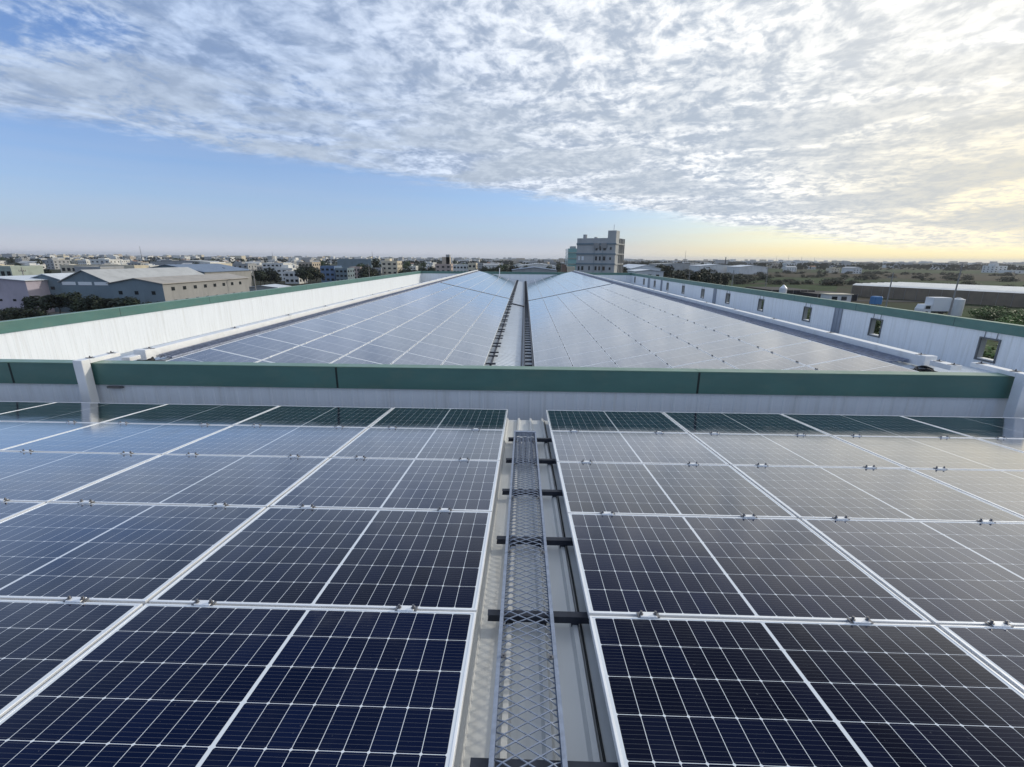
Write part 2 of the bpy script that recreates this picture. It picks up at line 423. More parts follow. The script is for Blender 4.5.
# left outer wall
lw = thing('parapet_wall', (XL-0.1, 33, WB), 'sunlit long white parapet wall with pale green cap on the left', 'wall')
b = MB(); pr = [(XL+d, y, 0) for y, d in clad_profile(-9.0, YF, 'y')]
b.extrude(pr, (0, 0, WB-0.5), (0, 0, PFB+0.03)); b.box(XL-0.2, XL-0.004, -9.0, YF+0.2, WB-0.6, PT-0.03)
b.build('cladding', M['clad'], lw)
ys = [-9.0 + 5.4*i for i in range(16)]; ys = [y for y in ys if y < YF-1] + [YF-0.05]
b = MB(); c_ = MB(); jj = MB()
for i in range(len(ys)-1):
    b.box(XL+0.003, XL+0.045, ys[i]+0.006, ys[i+1]-0.006, PFB, PT-0.012)
    c_.bevbox(XL-0.22, XL+0.05, ys[i]+0.003, ys[i+1]-0.003, PT-0.010, PT+0.004, 0.003)
    if i: jj.box(XL+0.01, XL+0.047, ys[i]-0.008, ys[i]+0.008, PFB+0.003, PT-0.013)
b.build('fascia', M['fascia'], lw); c_.build('coping', M['cap'], lw); jj.build('joint_strip', M['joint'], lw)

# far wall
fwall = thing('parapet_wall', (0, YF+0.1, WB), 'far end white parapet wall with thin green cap below the grey tower', 'wall')
b = MB(); pr = [(x, YF-d, 0) for x, d in clad_profile(XL, XR, 'x')]
b.extrude(pr, (0, 0, WB-0.5), (0, 0, PFB+0.03)); b.box(XL-0.2, XR+0.2, YF+0.004, YF+0.2, WB-0.6, PT-0.03)
b.build('cladding', M['clad'], fwall)
MB().box(XL+0.05, XR-0.05, YF-0.045, YF-0.003, PFB, PT-0.012).build('fascia', M['fascia'], fwall)
MB().bevbox(XL-0.22, XR+0.22, YF-0.05, YF+0.22, PT-0.010, PT+0.004, 0.003).build('coping', M['cap'], fwall)

# right outer wall with its row of openings
rw = thing('parapet_wall', (XR+0.1, 33, WB), 'shaded long white parapet wall with dark green cap and square openings on the right', 'wall')
WY = [16.50+5.41*k for k in range(-4, 11)]; WZ, WH, WW = -3.02, 0.38, 0.34
b = MB()
def wall_piece(y0, y1, z0, z1):
    pr = [(XR-d, y, 0) for y, d in clad_profile(y0, y1, 'y')]
    b.extrude(pr, (0, 0, z0), (0, 0, z1))
    b.quad((XR+0.2, y0, z0), (XR+0.2, y0, z1), (XR+0.2, y1, z1), (XR+0.2, y1, z0))
yprev = -9.0
for wy in WY:
    wall_piece(yprev, wy-WW, WB-0.5, PFB+0.03)
    wall_piece(wy-WW, wy+WW, WB-0.5, WZ-WH); wall_piece(wy-WW, wy+WW, WZ+WH, PFB+0.03)
    yprev = wy+WW
wall_piece(yprev, YF+0.2, WB-0.5, PFB+0.03)
b.box(XR+0.004, XR+0.2, -9.0, YF+0.2, PFB+0.032, PT-0.03)
b.build('cladding', M['clad'], rw)
b = MB(); c_ = MB(); jj = MB()
for i in range(len(ys)-1):
    b.box(XR-0.045, XR-0.003, ys[i]+0.006, ys[i+1]-0.006, PFB, PT-0.012)
    c_.bevbox(XR-0.05, XR+0.22, ys[i]+0.003, ys[i+1]-0.003, PT-0.010, PT+0.004, 0.003)
    if i: jj.box(XR-0.047, XR-0.01, ys[i]-0.008, ys[i]+0.008, PFB+0.003, PT-0.013)
b.build('fascia', M['fascia'], rw); c_.build('coping', M['cap'], rw); jj.build('joint_strip', M['joint'], rw)
for sy, sw in ((8.5, .55), (24.64, .55), (40.78, .55), (56.84, .55), (62.6, .9)):
    b = MB(); b.box(XR-0.03, XR-0.009, sy-sw/2, sy+sw/2, WB-0.4, PFB+0.02)
    for q in (-1, 1): b.box(XR-0.045, XR-0.031, sy+q*sw/2-0.03, sy+q*sw/2+0.03, WB-0.4, PFB+0.018)
    b.box(XR-0.042, XR-0.031, sy-0.03, sy+0.03, WB-0.4, PFB+0.016)
    b.build('joint_strip', M['strip'], rw)
for wy in WY:
    b = MB()     # frame standing proud of the wall, butted at the corners
    t_ = 0.04
    b.box(XR-0.035, XR+0.02, wy-WW-t_, wy+WW+t_, WZ+WH-0.01, WZ+WH+t_); b.box(XR-0.035, XR+0.02, wy-WW-t_, wy+WW+t_, WZ-WH-t_, WZ-WH+0.01)
    b.box(XR-0.033, XR+0.02, wy-WW-t_, wy-WW+0.01, WZ-WH+0.011, WZ+WH-0.011); b.box(XR-0.033, XR+0.02, wy+WW-0.01, wy+WW+t_, WZ-WH+0.011, WZ+WH-0.011)
    fo = b.build('window_frame', M['frame_win'], rw)
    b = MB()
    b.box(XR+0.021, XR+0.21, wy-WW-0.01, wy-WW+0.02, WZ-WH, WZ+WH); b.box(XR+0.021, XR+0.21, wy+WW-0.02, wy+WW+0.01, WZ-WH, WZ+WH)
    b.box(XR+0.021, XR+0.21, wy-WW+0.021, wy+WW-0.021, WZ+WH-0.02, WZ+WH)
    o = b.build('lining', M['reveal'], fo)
    b = MB(); b.box(XR+0.021, XR+0.26, wy-WW+0.021, wy+WW-0.021, WZ-WH, WZ-WH+0.045)
    o = b.build('sill', M['sill'], fo)
    b = MB()
    for q in (-0.22, 0.22): b.tube((XR-0.02, wy+q, WZ+WH+t_), (XR-0.02, wy+q, PFB+0.03), 0.010, 6)
    b.build('hanger_rod', M['frame_win'], fo)

# ------------------------------------------------------------------ solar panels
PW, PH = 1.722, 1.134          # module size
CW, CH = 1.742, 1.152          # pitch
def panel_mesh_frame():
    b = MB(); w, h, l, d = PW/2, PH/2, 0.011, 0.035
    o = [(-w, -h), (w, -h), (w, h), (-w, h)]; i_ = [(-w+l, -h+l), (w-l, -h+l), (w-l, h-l), (-w+l, h-l)]; e = 0.0012
    oi = [(-w+e, -h+e), (w-e, -h+e), (w-e, h-e), (-w+e, h-e)]
    v = [(x, y, 0) for x, y in oi] + [(x, y, 0) for x, y in i_] + [(x, y, -e) for x, y in o] + [(x, y, -d) for x, y in o] + [(x, y, -0.0022) for x, y in i_]
    f = []
    for k in range(4):
        n = (k+1) % 4
        f += [(k, n, 4+n, 4+k), (8+k, 8+n, n, k), (12+k, 12+n, 8+n, 8+k), (4+k, 4+n, 16+n, 16+k)]
    f.append((15, 14, 13, 12))
    b.add(v, f); return b
def to_mesh(b, name, mats):
    me = bpy.data.meshes.new(name); me.from_pydata(b.v, [], b.f); me.update()
    for mt in mats: me.materials.append(mt)
    if len(mats) > 1: me.polygons.foreach_set('material_index', b.mi)
    return me
me_frame = to_mesh(panel_mesh_frame(), 'frame', [M['alu']])
gw, gh = PW/2-0.011, PH/2-0.011
me_glass = bpy.data.meshes.new('glass')
me_glass.from_pydata([(-gw, -gh, -0.002), (gw, -gh, -0.002), (gw, gh, -0.002), (-gw, gh, -0.002)], [], [(0, 1, 2, 3)])
ul = me_glass.uv_layers.new(name='UVMap')
for i, (x, y) in enumerate(((-gw, -gh), (gw, -gh), (gw, gh), (-gw, gh))): ul.data[i].uv = (x, y)
me_glass.materials.append(M['cell'])

prng = random.Random(3)
proto_panel = None
def basis(ex, ey):
    ex, ey = Vector(ex).normalized(), Vector(ey).normalized(); ez = ex.cross(ey)
    # every module sits a hair off true, as mounted panels do
    q = Matrix.Rotation(prng.gauss(0, 0.0016), 3, 'X') @ Matrix.Rotation(prng.gauss(0, 0.0012), 3, 'Y')
    return Matrix((ex, ey, ez)).transposed() @ q
def place_panel(loc, ex, ey, label, group):
    global proto_panel
    if proto_panel is None:
        o = bpy.data.objects.new('solar_panel', None); col.objects.link(o); o.empty_display_size = 0.3
        for nm, me in (('frame', me_frame), ('glass', me_glass)):
            c = bpy.data.objects.new(nm, me); col.objects.link(c); c.parent = o
        proto_panel = o
    else: o = copy_tree(proto_panel)
    mt = basis(ex, ey).to_4x4(); mt.translation = Vector(loc) + Vector((0, 0, H))
    o.matrix_world = mt
    tag(o, label, 'solar panel', group)
    return o
XA_R, XA_L = 0.3456, 0.3456-0.5565
NROW = 5; NR, NL = 5, 6
eyN = (0, -1, SL); exN = (-1, 0, 0); cs = 1/math.sqrt(1+SL*SL)
def near_pt(x, s, up=0.0):          # s = metres uphill from the far edge
    return (x, D0 - s*cs + up*SL*cs, Z0 + s*cs*SL + up*cs)
clamps = []                          # (point, ex, ey, kind)
for side, n, xa in ((1, NR, XA_R), (-1, NL, XA_L)):
    word = 'right' if side > 0 else 'left'
    for r in range(NROW):
        for k in range(n):
            x = xa + side*(k+0.5)*CW
            rowname = ORD[r+1] + ' row from' if r else 'row touching'
            place_panel(near_pt(x, (r+0.5)*CH), exN, eyN,
                        f'dark blue solar panel, {rowname} the dividing wall, {ORD[k+1]} {word} of the mesh tray', f'near solar panels {word} of the mesh tray')
            if r:
                x0 = x - CW/2
                for dx in (0.31, 1.37): clamps.append((near_pt(x0+dx, r*CH), exN, eyN, 'near '+word))
far_stuff = []
GAP0, GAP1 = 37.45, 38.15
cRc, cRs, cLc, cLs = math.cos(aR), math.sin(aR), math.cos(aL), math.sin(aL)
for side, n in ((1, 6), (-1, 5)):
    word = 'right' if side > 0 else 'left'
    cc, ss = (cRc, cRs) if side > 0 else (cLc, cLs)
    xi, zi = (xR, zR) if side > 0 else (xL, zL)
    ex, ey = ((0, -1, 0), (cc, 0, ss)) if side > 0 else ((0, 1, 0), (-cc, 0, ss))
    def P(c, y): return (xi + side*c*CH*cc, y, zi + c*CH*ss)
    for r in range(17):
        for c in range(n):
            y = GAP0 - (r+0.5)*CW
            place_panel(P(c+0.5, y), ex, ey, f'pale glinting far {word} solar panel, {ORD[r+1]} row before the cross gap, {ORD[c+1]} from the valley', f'far {word} solar panels before the cross gap')
            if c:
                for dy in (-0.53, 0.53): clamps.append((P(c, y+dy), ex, ey, 'far '+word))
    for r in range(19):
        for c in range(n):
            y = GAP1 + (r+0.5)*CW
            if r < 5: place_panel(P(c+0.5, y), ex, ey, f'pale far {word} solar panel, {ORD[r+1]} row beyond the cross gap, {ORD[c+1]} from the valley', f'far {word} solar panels beyond the cross gap')
            else: far_stuff.append((P(c+0.5, y), ex, ey))
# the last rows by the end wall read as one mass
fv, ff, fm, fuv = [], [], [], []
for loc, ex, ey in far_stuff:
    B3 = basis(ex, ey)
    for me, mi in ((me_frame, 0), (me_glass, 1)):
        k = len(fv)
        for v in me.vertices: fv.append(tuple(B3 @ v.co + Vector(loc) - Vector((0, 60, -3))))
        for p in me.polygons:
            ff.append([i+k for i in p.vertices]); fm.append(mi)
            fuv += [(me.vertices[i].co.x, me.vertices[i].co.y) for i in p.vertices]
me = bpy.data.meshes.new('far_solar_panels'); me.from_pydata(fv, [], ff)
me.materials.append(M['alu']); me.materials.append(M['cell']); me.polygons.foreach_set('material_index', fm)
ul = me.uv_layers.new(name='UVMap')
for i, q in enumerate(fuv): ul.data[i].uv = q
o = bpy.data.objects.new('far_solar_panels', me); col.objects.link(o); o.location = (0, 60, H-3)
tag(o, 'last rows of pale solar panels running up to the far end wall', 'solar panels', kind='stuff')

# ------------------------------------------------------------------ clamps
def clamp_parts():
    p = MB(); p.bevbox(-0.042, 0.042, -0.019, 0.019, 0.0012, 0.0085, 0.002)
    p.box(-0.040, 0.040, -0.006, 0.006, -0.03, 0.0011)
    qs = []
    for s in (-1, 1):
        q = MB(); q.tube((s*0.036, 0, 0.0086), (s*0.036, 0, 0.012), 0.011, 10); q.tube((s*0.036, 0, 0.012), (s*0.036, 0, 0.026), 0.0065, 6)
        q.box(min(s*.043, s*.056), max(s*.043, s*.056), -0.016, 0.016, 0.0012, 0.006); qs.append(q)
    return p, qs
p_, qs_ = clamp_parts()
near_cl = [('plate', to_mesh(p_, 'plate', [M['alu']]))] + [('bolt', to_mesh(q, 'bolt', [M['bolt']])) for q in qs_]
fcm = MB(); fcm.box(-0.032, 0.032, -0.014, 0.014, 0.001, 0.010); fcm.tube((-.03, 0, .012), (-.03, 0, .022), .008, 6); fcm.tube((.03, 0, .012), (.03, 0, .028), .009, 6)
me_fc = to_mesh(fcm, 'panel_clamp', [M['clip']])
me_fcl = to_mesh(fcm, 'panel_clamp', [M['alu']])
def clamp_near(loc, ex, ey, kind, n=[None]):
    if n[0] is None:
        o = bpy.data.objects.new('panel_clamp', None); col.objects.link(o); o.empty_display_size = 0.05
        for nm, me in near_cl:
            c = bpy.data.objects.new(nm, me); col.objects.link(c); c.parent = o
        n[0] = o
    else: o = copy_tree(n[0])
    return o
clamps.sort(key=lambda c: c[0][0]**2+c[0][1]**2+c[0][2]**2)
cl_rest = MB()
for i, (loc, ex, ey, kind) in enumerate(clamps):
    if i >= 298:
        B3 = basis(ex, ey)
        cl_rest.add([tuple(B3 @ Vector(v) + Vector(loc)) for v in fcm.v], fcm.f); continue
    if kind.startswith('near'): o = clamp_near(loc, ex, ey, kind)
    else: o = bpy.data.objects.new('panel_clamp', me_fc if 'right' in kind else me_fcl); col.objects.link(o)
    mt = basis(ex, ey).to_4x4(); mt.translation = Vector(loc) + Vector((0, 0, H)); o.matrix_world = mt
    d = {'near right': 'silver two-bolt clamp bridging a seam of the near panels right of the tray',
         'near left': 'silver two-bolt clamp bridging a seam of the near panels left of the tray',
         'far right': 'small dark clip on a seam of the far right panels',
         'far left': 'small silver clip on a seam of the far left panels'}[kind]
    tag(o, d, 'clamp', kind + ' panel clamps')
tag(cl_rest.build('far_panel_clamps', M['clip'], origin=(0, 30, -3)), 'tiny clips on the seams of the farther solar panels', 'clamps', kind='stuff')

# ------------------------------------------------------------------ mesh-topped cable tray and its struts
def ns(x, y, off): return (x, y, near_z(y, off))
TY0, TY1, TXL, TXR = 0.75, 5.50, -0.100, 0.178
TB, TT = 0.098, 0.052        # tray bottom / top below the panel plane
tray = thing('cable_tray', (0.04, 3.1, near_z(3.1, 0.1)), 'blue grey mesh-topped cable tray running down the gap between the near panels', 'cable tray')
for x, sg in ((TXL, 1), (TXR, -1)):
    b = MB()
    b.bar(ns(x, TY0, (TB+TT)/2), ns(x, TY1, (TB+TT)/2), 0.003, TB-TT)
    b.bar(ns(x+sg*0.008, TY0, TT), ns(x+sg*0.008, TY1, TT), 0.018, 0.004)
    b.bar(ns(x+sg*0.009, TY0, TB), ns(x+sg*0.009, TY1, TB), 0.018, 0.003)
    b.build('side_rail', M['galv'], tray)
b = MB(); LW, SW = 0.0900, 0.0540   # diamond of the expanded metal
nx = 3; y = TY0
yy = TY0; st = 0.0042
cols = [TXL+0.002 + (TXR-TXL-0.004)*i/(2*nx) for i in range(2*nx+1)]
rows_ = int((TY1-TY0)/(SW/2))
def zmesh(i):   # the sheet dips towards the folded-down edges
    return TT+0.004 + (0.020 if i in (0, 2*nx) else 0.0)
for j in range(rows_-1):
    for i in range(2*nx):
        a = (i + j) % 2
        y0 = TY0 + j*SW/2
        ya, yb = (y0, y0+SW/2) if a == 0 else (y0+SW/2, y0)
        b.bar(ns(cols[i], ya, zmesh(i)), ns(cols[i+1], yb, zmesh(i+1)), 0.0040, 0.0045)
b.build('expanded_mesh', M['galv'], tray)
b = MB()
for y in (0.95, 1.70, 2.60, 3.45, 4.25, 5.05):
    for x in (TXL+0.030, TXR-0.030): b.tube(ns(x, y, TT-0.002), ns(x, y, TT-0.008), 0.013, 12); b.tube(ns(x, y, TT-0.008), ns(x, y, TT-0.016), 0.006, 6)
b.build('washer', M['bolt'], tray)
b = MB()
b.box(TXL+0.003, TXR-0.003, TY1-0.05, TY1, near_z(TY1, TB), near_z(TY1, TT-0.012)); b.build('end_plate', M['galv'], tray)
for i, x in enumerate((-0.055, -0.02, 0.01, 0.045, 0.08, 0.115)):
    b = MB(); pts = [ns(x + 0.006*math.sin(j*1.7+i), 4.42 + j*0.22, TB-0.012) for j in range(5)]
    b.path(pts, 0.009, 7)
    tag(b.build('cable', M['galv_dark'] if i % 2 else M['strip']), 'grey cable lying in the far end of the mesh tray', 'cable', 'cables in the mesh tray')
for i, y in enumerate((5.361, 4.57, 3.73, 2.871, 2.064, 1.235)):
    b = MB(); z0, z1 = near_z(y, 0.141), near_z(y, 0.100); xa, xb = -0.172, 0.62; h = 0.0205; k = 0.003
    b.box(xa, xb, y-h, y+h, z1-k, z1); b.box(xa, xb, y-h, y+h, z0, z0+k)
    b.box(xa+0.004, xb, y-h, y-h+k, z0+k, z1-k); b.box(xa+0.004, xb, y+h-k, y+h, z0+k, z1-k)
    for x in (-0.054, 0.129, 0.303, 0.480): b.box(x-0.02, x+0.02, y-0.015, y+0.015, z0-0.030, z0-0.001)
    tag(b.build('strut', M['galv_dark'], origin=(0.2, y, near_z(y, 0.16))), f'dark steel strut under the mesh tray, {ORD[i+1]} from the dividing wall' if i else 'dark steel strut under the mesh tray, closest to the dividing wall', 'strut', 'struts under the mesh tray')

b = MB(); b.path([ns(0.338+0.002*math.sin(j*2.1), -1.0+j*0.5, OFF-0.008) for j in range(16)], 0.006, 6)
tag(b.build('cable', M['black'], smooth=True), 'thin black cable lying along the roof rib right of the mesh tray', 'cable')

# ------------------------------------------------------------------ ridge gratings and white trunking
def grating(name, x0, x1, za, zb, y0, y1, label):
    """deck falling from the trunking side (zb at x1) to the panel side (za at x0)"""
    g = thing(name, ((x0+x1)/2, (y0+y1)/2, zb-0.15), label, 'grating'); sg = 1 if x1 > x0 else -1
    for x, z in ((x0, za), (x1-sg*0.012, zb)):
        b = MB(); b.box(min(x, x+sg*.012), max(x, x+sg*.012), y0, y1, z-0.075, z); b.build('side_rail', M['galv_blue'], g)
    b = MB(); y = y0+0.03; xa, xb = x0+sg*.013, x1-sg*.013
    while y < y1-0.1:
        b.bar((xa, y, za-0.02), (xb, y+0.05, zb-0.02), 0.008, 0.024)
        b.bar((xa, y+0.05, za-0.02), (xb, y, zb-0.02), 0.008, 0.024)
        y += 0.085
    for i in range(1, 4):
        x = x0+(x1-x0)*i/4; z = za+(zb-za)*i/4; b.box(x-0.004, x+0.004, y0, y1, z-0.05, z-0.033)
    b.build('deck', M['galv_blue'], g)
    b = MB(); y = y0+1; xm = (x0+x1)/2
    while y < y1: b.box(xm-.03, xm+.03, y, y+0.04, zb-0.30, (za+zb)/2-0.051); y += 2.7
    b.build('support', M['galv_dark'], g)
grating('ridge_grating', 7.155, 7.56, -1.885, -1.845, 8.95, 72.5, 'purple grey steel grating along the right ridge beside the white trunking')
grating('ridge_grating', -6.855, -7.11, -1.905, -1.86, 8.55, 72.5, 'dark grey steel grating along the left ridge beside the sunlit trunking')
def clip_at(b, x0, x1, y, zt):
    b.box(x0-0.004, x1+0.004, y-0.014, y+0.014, zt+0.001, zt+0.005)
    b.box((x0+x1)/2-0.012, (x0+x1)/2+0.012, y-0.05, y+0.05, zt+0.006, zt+0.012)
    b.tube(((x0+x1)/2, y, zt+0.012), ((x0+x1)/2, y, zt+0.035), 0.010, 6)
def trunk(segs, clips, label, feet=(), group=None):
    x0, x1, y0, y1, z0, z1 = segs[0]
    g = thing('trunking', ((x0+x1)/2, (y0+y1)/2, z0), label, 'trunking', group)
    for s in segs:
        b = MB(); b.bevbox(*s, 0.006); b.build('duct', M['duct'], g)
    if clips:
        b = MB()
        for x0, x1, y, zt in clips: clip_at(b, x0, x1, y, zt)
        b.build('clip', M['clip'], g)
    for f in feet: MB().box(*f).build('bracket', M['galv'], g)
    return g
def ridge_run(x0, x1, ya, yb, zb, zt):
    segs, clips, feet = [], [], []; y = ya
    while y < yb-0.5:
        y2 = min(y+5.4, yb); segs.append((x0, x1, y+0.004, y2-0.004, zb, zt)); y = y2
    y = ya+0.12
    while y < yb: clips.append((x0, x1, y, zt)); y += 2.7
    y = ya+1.2
    while y < yb: feet.append((x0+0.05, x1-0.05, y-0.03, y+0.03, zb-0.19, zb-0.001)); y += 5.4
    return segs, clips, feet
s, c, f = ridge_run(7.60, 7.79, 8.75, 72.6, -1.93, -1.735)
trunk([(7.57, 7.80, 8.62, 8.75, -2.28, -1.715)] + s, c, 'long white trunking along the right ridge in front of the square openings', f)
s, c, f = ridge_run(-7.35, -7.15, 8.40, 72.6, -1.92, -1.745)
trunk([(-7.36, -7.13, 8.27, 8.40, -2.25, -1.725)] + s, c, 'long sunlit white trunking along the left ridge before the white wall', f)
# pieces that step over the dividing wall
trunk([(-7.37, -7.215, 7.09, 7.24, -2.75, -1.672), (-7.365, -7.22, 7.244, 7.84, -1.745, -1.677)], [(-7.365, -7.22, 7.33, -1.675), (-7.365, -7.22, 7.74, -1.675)],
      'white trunking elbow climbing over the green fascia at the left')
trunk([(7.77, 7.94, 7.03, 7.19, -2.75, -1.672), (7.775, 7.935, 7.194, 7.95, -1.745, -1.677)], [(7.775, 7.935, 7.28, -1.675), (7.775, 7.935, 7.85, -1.675)],
      'white trunking elbow climbing over the green fascia at the right')
trunk([(7.58, 7.78, 8.08, 8.52, -1.86, -1.77)], [(7.58, 7.78, 8.14, -1.77), (7.58, 7.78, 8.44, -1.77)], 'short loose length of white trunking before the right ridge run')
trunk([(-7.33, -7.17, 7.95, 8.20, -1.87, -1.80)], [], 'short loose length of white trunking before the left ridge run')
tag(MB().box(-7.06, -6.80, YW-0.055, YW-0.012, DF-0.06, DF-0.025).build('bracket', M['bolt']), 'small grey bracket on the dividing wall beside the left trunking elbow', 'bracket')
crng = random.Random(5)
def cable_bundle(cx, cy, cz, label):
    b = MB()
    for i in range(5):
        pts = []; ph = crng.uniform(0, 6.28)
        for j in range(13):
            t = j/12*2*math.pi + ph
            pts.append((cx + crng.uniform(-.02, .02) + 0.11*math.cos(t), cy + 0.20*math.sin(t) + crng.uniform(-.03, .03), cz + 0.02*i + crng.uniform(0, .03) + 0.03*math.sin(2*t)))
        b.path(pts, 0.016, 6)
    b.tube((cx-.1, cy, cz+.1), (cx+.1, cy+0.6, cz-.05), 0.02, 6); b.tube((cx+.05, cy, cz+.1), (cx+.15, cy+0.6, cz-.05), 0.02, 6)
    tag(b.build('cable_bundle', M['black'], smooth=True), label, 'cable')
cable_bundle(7.32, 8.25, -1.985, 'coil of black cable at the end of the right ridge grating')
cable_bundle(-6.98, 8.0, -1.97, 'coil of black cable at the end of the left ridge grating')
cable_bundle(-7.0, 7.75, -1.98, 'black cables looping out of the left trunking elbow')

# ------------------------------------------------------------------ valley of the far roof
zl = lambda x: (plane_R(x, ROFF) if x > xV else plane_L(x, ROFF)) + 0.03
def rungs(g, xa, xb, z, w, h, gaps):
    rest = MB(); y = 8.1; i = 0
    while y < 72.4:
        for dy in gaps:
            b = MB() if i < 98 else rest
            b.box(xa, xb, y+dy-w/2, y+dy+w/2, z(xa)-h/2, z(xa)+h/2)
            if i < 98: b.build('rung', M['galv_dark'], g)
            i += 1
        y += 1.80
    if rest.v: tag(rest.build('far_rungs', M['galv_dark'], g), kind='stuff')
g = thing('ladder_tray', (0.18, 40, zl(0.18)), 'black ladder tray along the right side of the far roof valley', 'cable tray')
for x in (0.02, 0.30):
    b = MB(); b.box(x, x+0.045, 9.0, 72.6, zl(x)+0.03, zl(x)+0.15); b.build('rail', M['galv_dark'], g)
rungs(g, 0.066, 0.299, lambda x: zl(0.18)+0.10, 0.07, 0.05, (0, 0.60, 1.2))
g = thing('ladder_tray', (-1.04, 40, zl(-1.04)), 'black single-rail tray with cross arms on the left side of the far valley', 'cable tray')
MB().box(-1.06, -1.01, 9.0, 72.6, zl(-1.04)+0.02, zl(-1.04)+0.10).build('rail', M['galv_dark'], g)
rungs(g, -1.19, -0.87, lambda x: zl(-1.04)+0.13, 0.07, 0.045, (0, 0.60))
b = MB(); b.tube((-0.06, 9.0, zl(-0.06)+0.03), (-0.06, 72.5, zl(-0.06)+0.03), 0.022, 8)
tag(b.build('conduit', M['bolt'], smooth=True), 'thin grey conduit along the far roof valley beside the ladder tray', 'conduit')
b = MB(); b.tube((-0.95, 34.2, zl(-0.95)+0.14), (0.02, 34.2, zl(0.02)+0.10), 0.05, 8)
tag(b.build('conduit', M['galv_dark'], smooth=True), 'dark pipe crossing the far roof valley near the cross gap', 'conduit')
b = MB(); b.tube((-3.85, 72.6, -3.0), (-3.85, 72.6, -1.55), 0.06, 10); b.tube((-3.85, 72.6, -1.55), (-3.85, 72.6, -1.47), 0.10, 10)
tag(b.build('vent_pipe', M['duct'], smooth=True), 'thin white vent pipe standing before the far end wall', 'pipe')

# ------------------------------------------------------------------ surroundings
def at(px, py, Y):
    """point of the view ray through a pixel, Y metres ahead (x, z relative to the eye)"""
    d = fw + rt2*((px-512)/456.15) - up2*((py-383.5)/456.15)
    return d.x*Y/d.y, d.z*Y/d.y
G = -H
def gmat(name, cols, scale, detail=6):
    mt = bpy.data.materials.new(name); mt.use_nodes = True
    t = NT(mt.node_tree); b = t.n['Principled BSDF']; b.inputs['Roughness'].default_value = 0.95; b.inputs['Specular IOR Level'].default_value = 0.1
    oc = t.node('ShaderNodeTexCoord').outputs['Object']
    n = t.noise(oc, scale, detail, 0.6); n2 = t.noise(oc, scale*7, 4, 0.6)
    c = t.mix(t.ramp(n, 0.42, 0.58), C(*cols[0]), C(*cols[1])); c = t.mix(t.ramp(n2, 0.45, 0.7), c, C(*cols[2]))
    t.put(b.inputs['Base Color'], c); return mt
M['ground'] = gmat('ground', ((0.022, 0.034, 0.013), (0.038, 0.037, 0.022), (0.03, 0.032, 0.019)), 0.012)
M['field_green'] = gmat('green field', ((0.020, 0.042, 0.012), (0.028, 0.055, 0.015), (0.026, 0.036, 0.014)), 0.05)
M['field_brown'] = gmat('bare field', ((0.050, 0.040, 0.027), (0.045, 0.04, 0.026), (0.032, 0.034, 0.018)), 0.06)
M['road'] = gmat('asphalt', ((0.05, 0.05, 0.052), (0.06, 0.06, 0.06), (0.045, 0.045, 0.045)), 0.1)
M['concrete_yard'] = gmat('concrete yard', ((0.25, 0.24, 0.22), (0.22, 0.21, 0.20), (0.17, 0.165, 0.15)), 0.08)
b = MB(); n = 24; S = 9000
for j in range(n+1):
    for i in range(n+1): b.v.append((-S+2*S*i/n, -S/3+(S+S/3)*j/n, G))
for j in range(n):
    for i in range(n): a = j*(n+1)+i; b.f.append([a, a+1, a+n+2, a+n+1]); b.mi.append(0)
o = b.build('ground', M['ground'], origin=(0, 0, G)); o['kind'] = 'structure'
def sheet(name, pts, mat, lift):
    b = MB(); b.add([(x, y, G+lift) for x, y in pts], [tuple(range(len(pts)))])
    o = b.build(name, mat, origin=(pts[0][0], pts[0][1], G)); o['kind'] = 'structure'; return o
def fpoly(a, Y0, c, Y1): return [(a*Y0, Y0), (c*Y0, Y0), (c*Y1, Y1), (a*Y1, Y1)]
for i, (a, y0, c, y1, k) in enumerate(((.40, 175, .66, 235, 'field_green'), (.36, 250, .72, 330, 'field_green'), (.70, 225, 1.1, 300, 'field_green'), (.45, 350, .9, 470, 'field_brown'),
        (.60, 500, 1.2, 680, 'field_green'), (.85, 310, 1.4, 420, 'field_brown'), (.55, 130, .75, 165, 'field_brown'), (-.35, 260, -.1, 380, 'field_green'), (-.5, 330, -.36, 430, 'field_brown'),
        (.9, 70, 1.6, 122, 'field_green'), (-1.5, 55, -.9, 84, 'field_brown'), (.2, 500, .55, 700, 'field_green'))):
    sheet('field', fpoly(a, y0, c, y1), M[k], 0.02+0.004*i)
sheet('field', [(17.5, -30), (70, -30), (70, 128), (17.5, 128)], M['field_green'], 0.08)
sheet('yard', [(-135, 84.5), (-60, 84.5), (-60, 125), (-135, 125)], M['concrete_yard'], 0.084)
sheet('road', [(-58, -60), (-51, -60), (-51, 900), (-58, 900)], M['road'], 0.09)
sheet('road', [(72, -60), (78, -60), (110, 900), (103, 900)], M['road'], 0.094)
sheet('road', [(-900, 138), (900, 138), (900, 144), (-900, 144)], M['road'], 0.098)

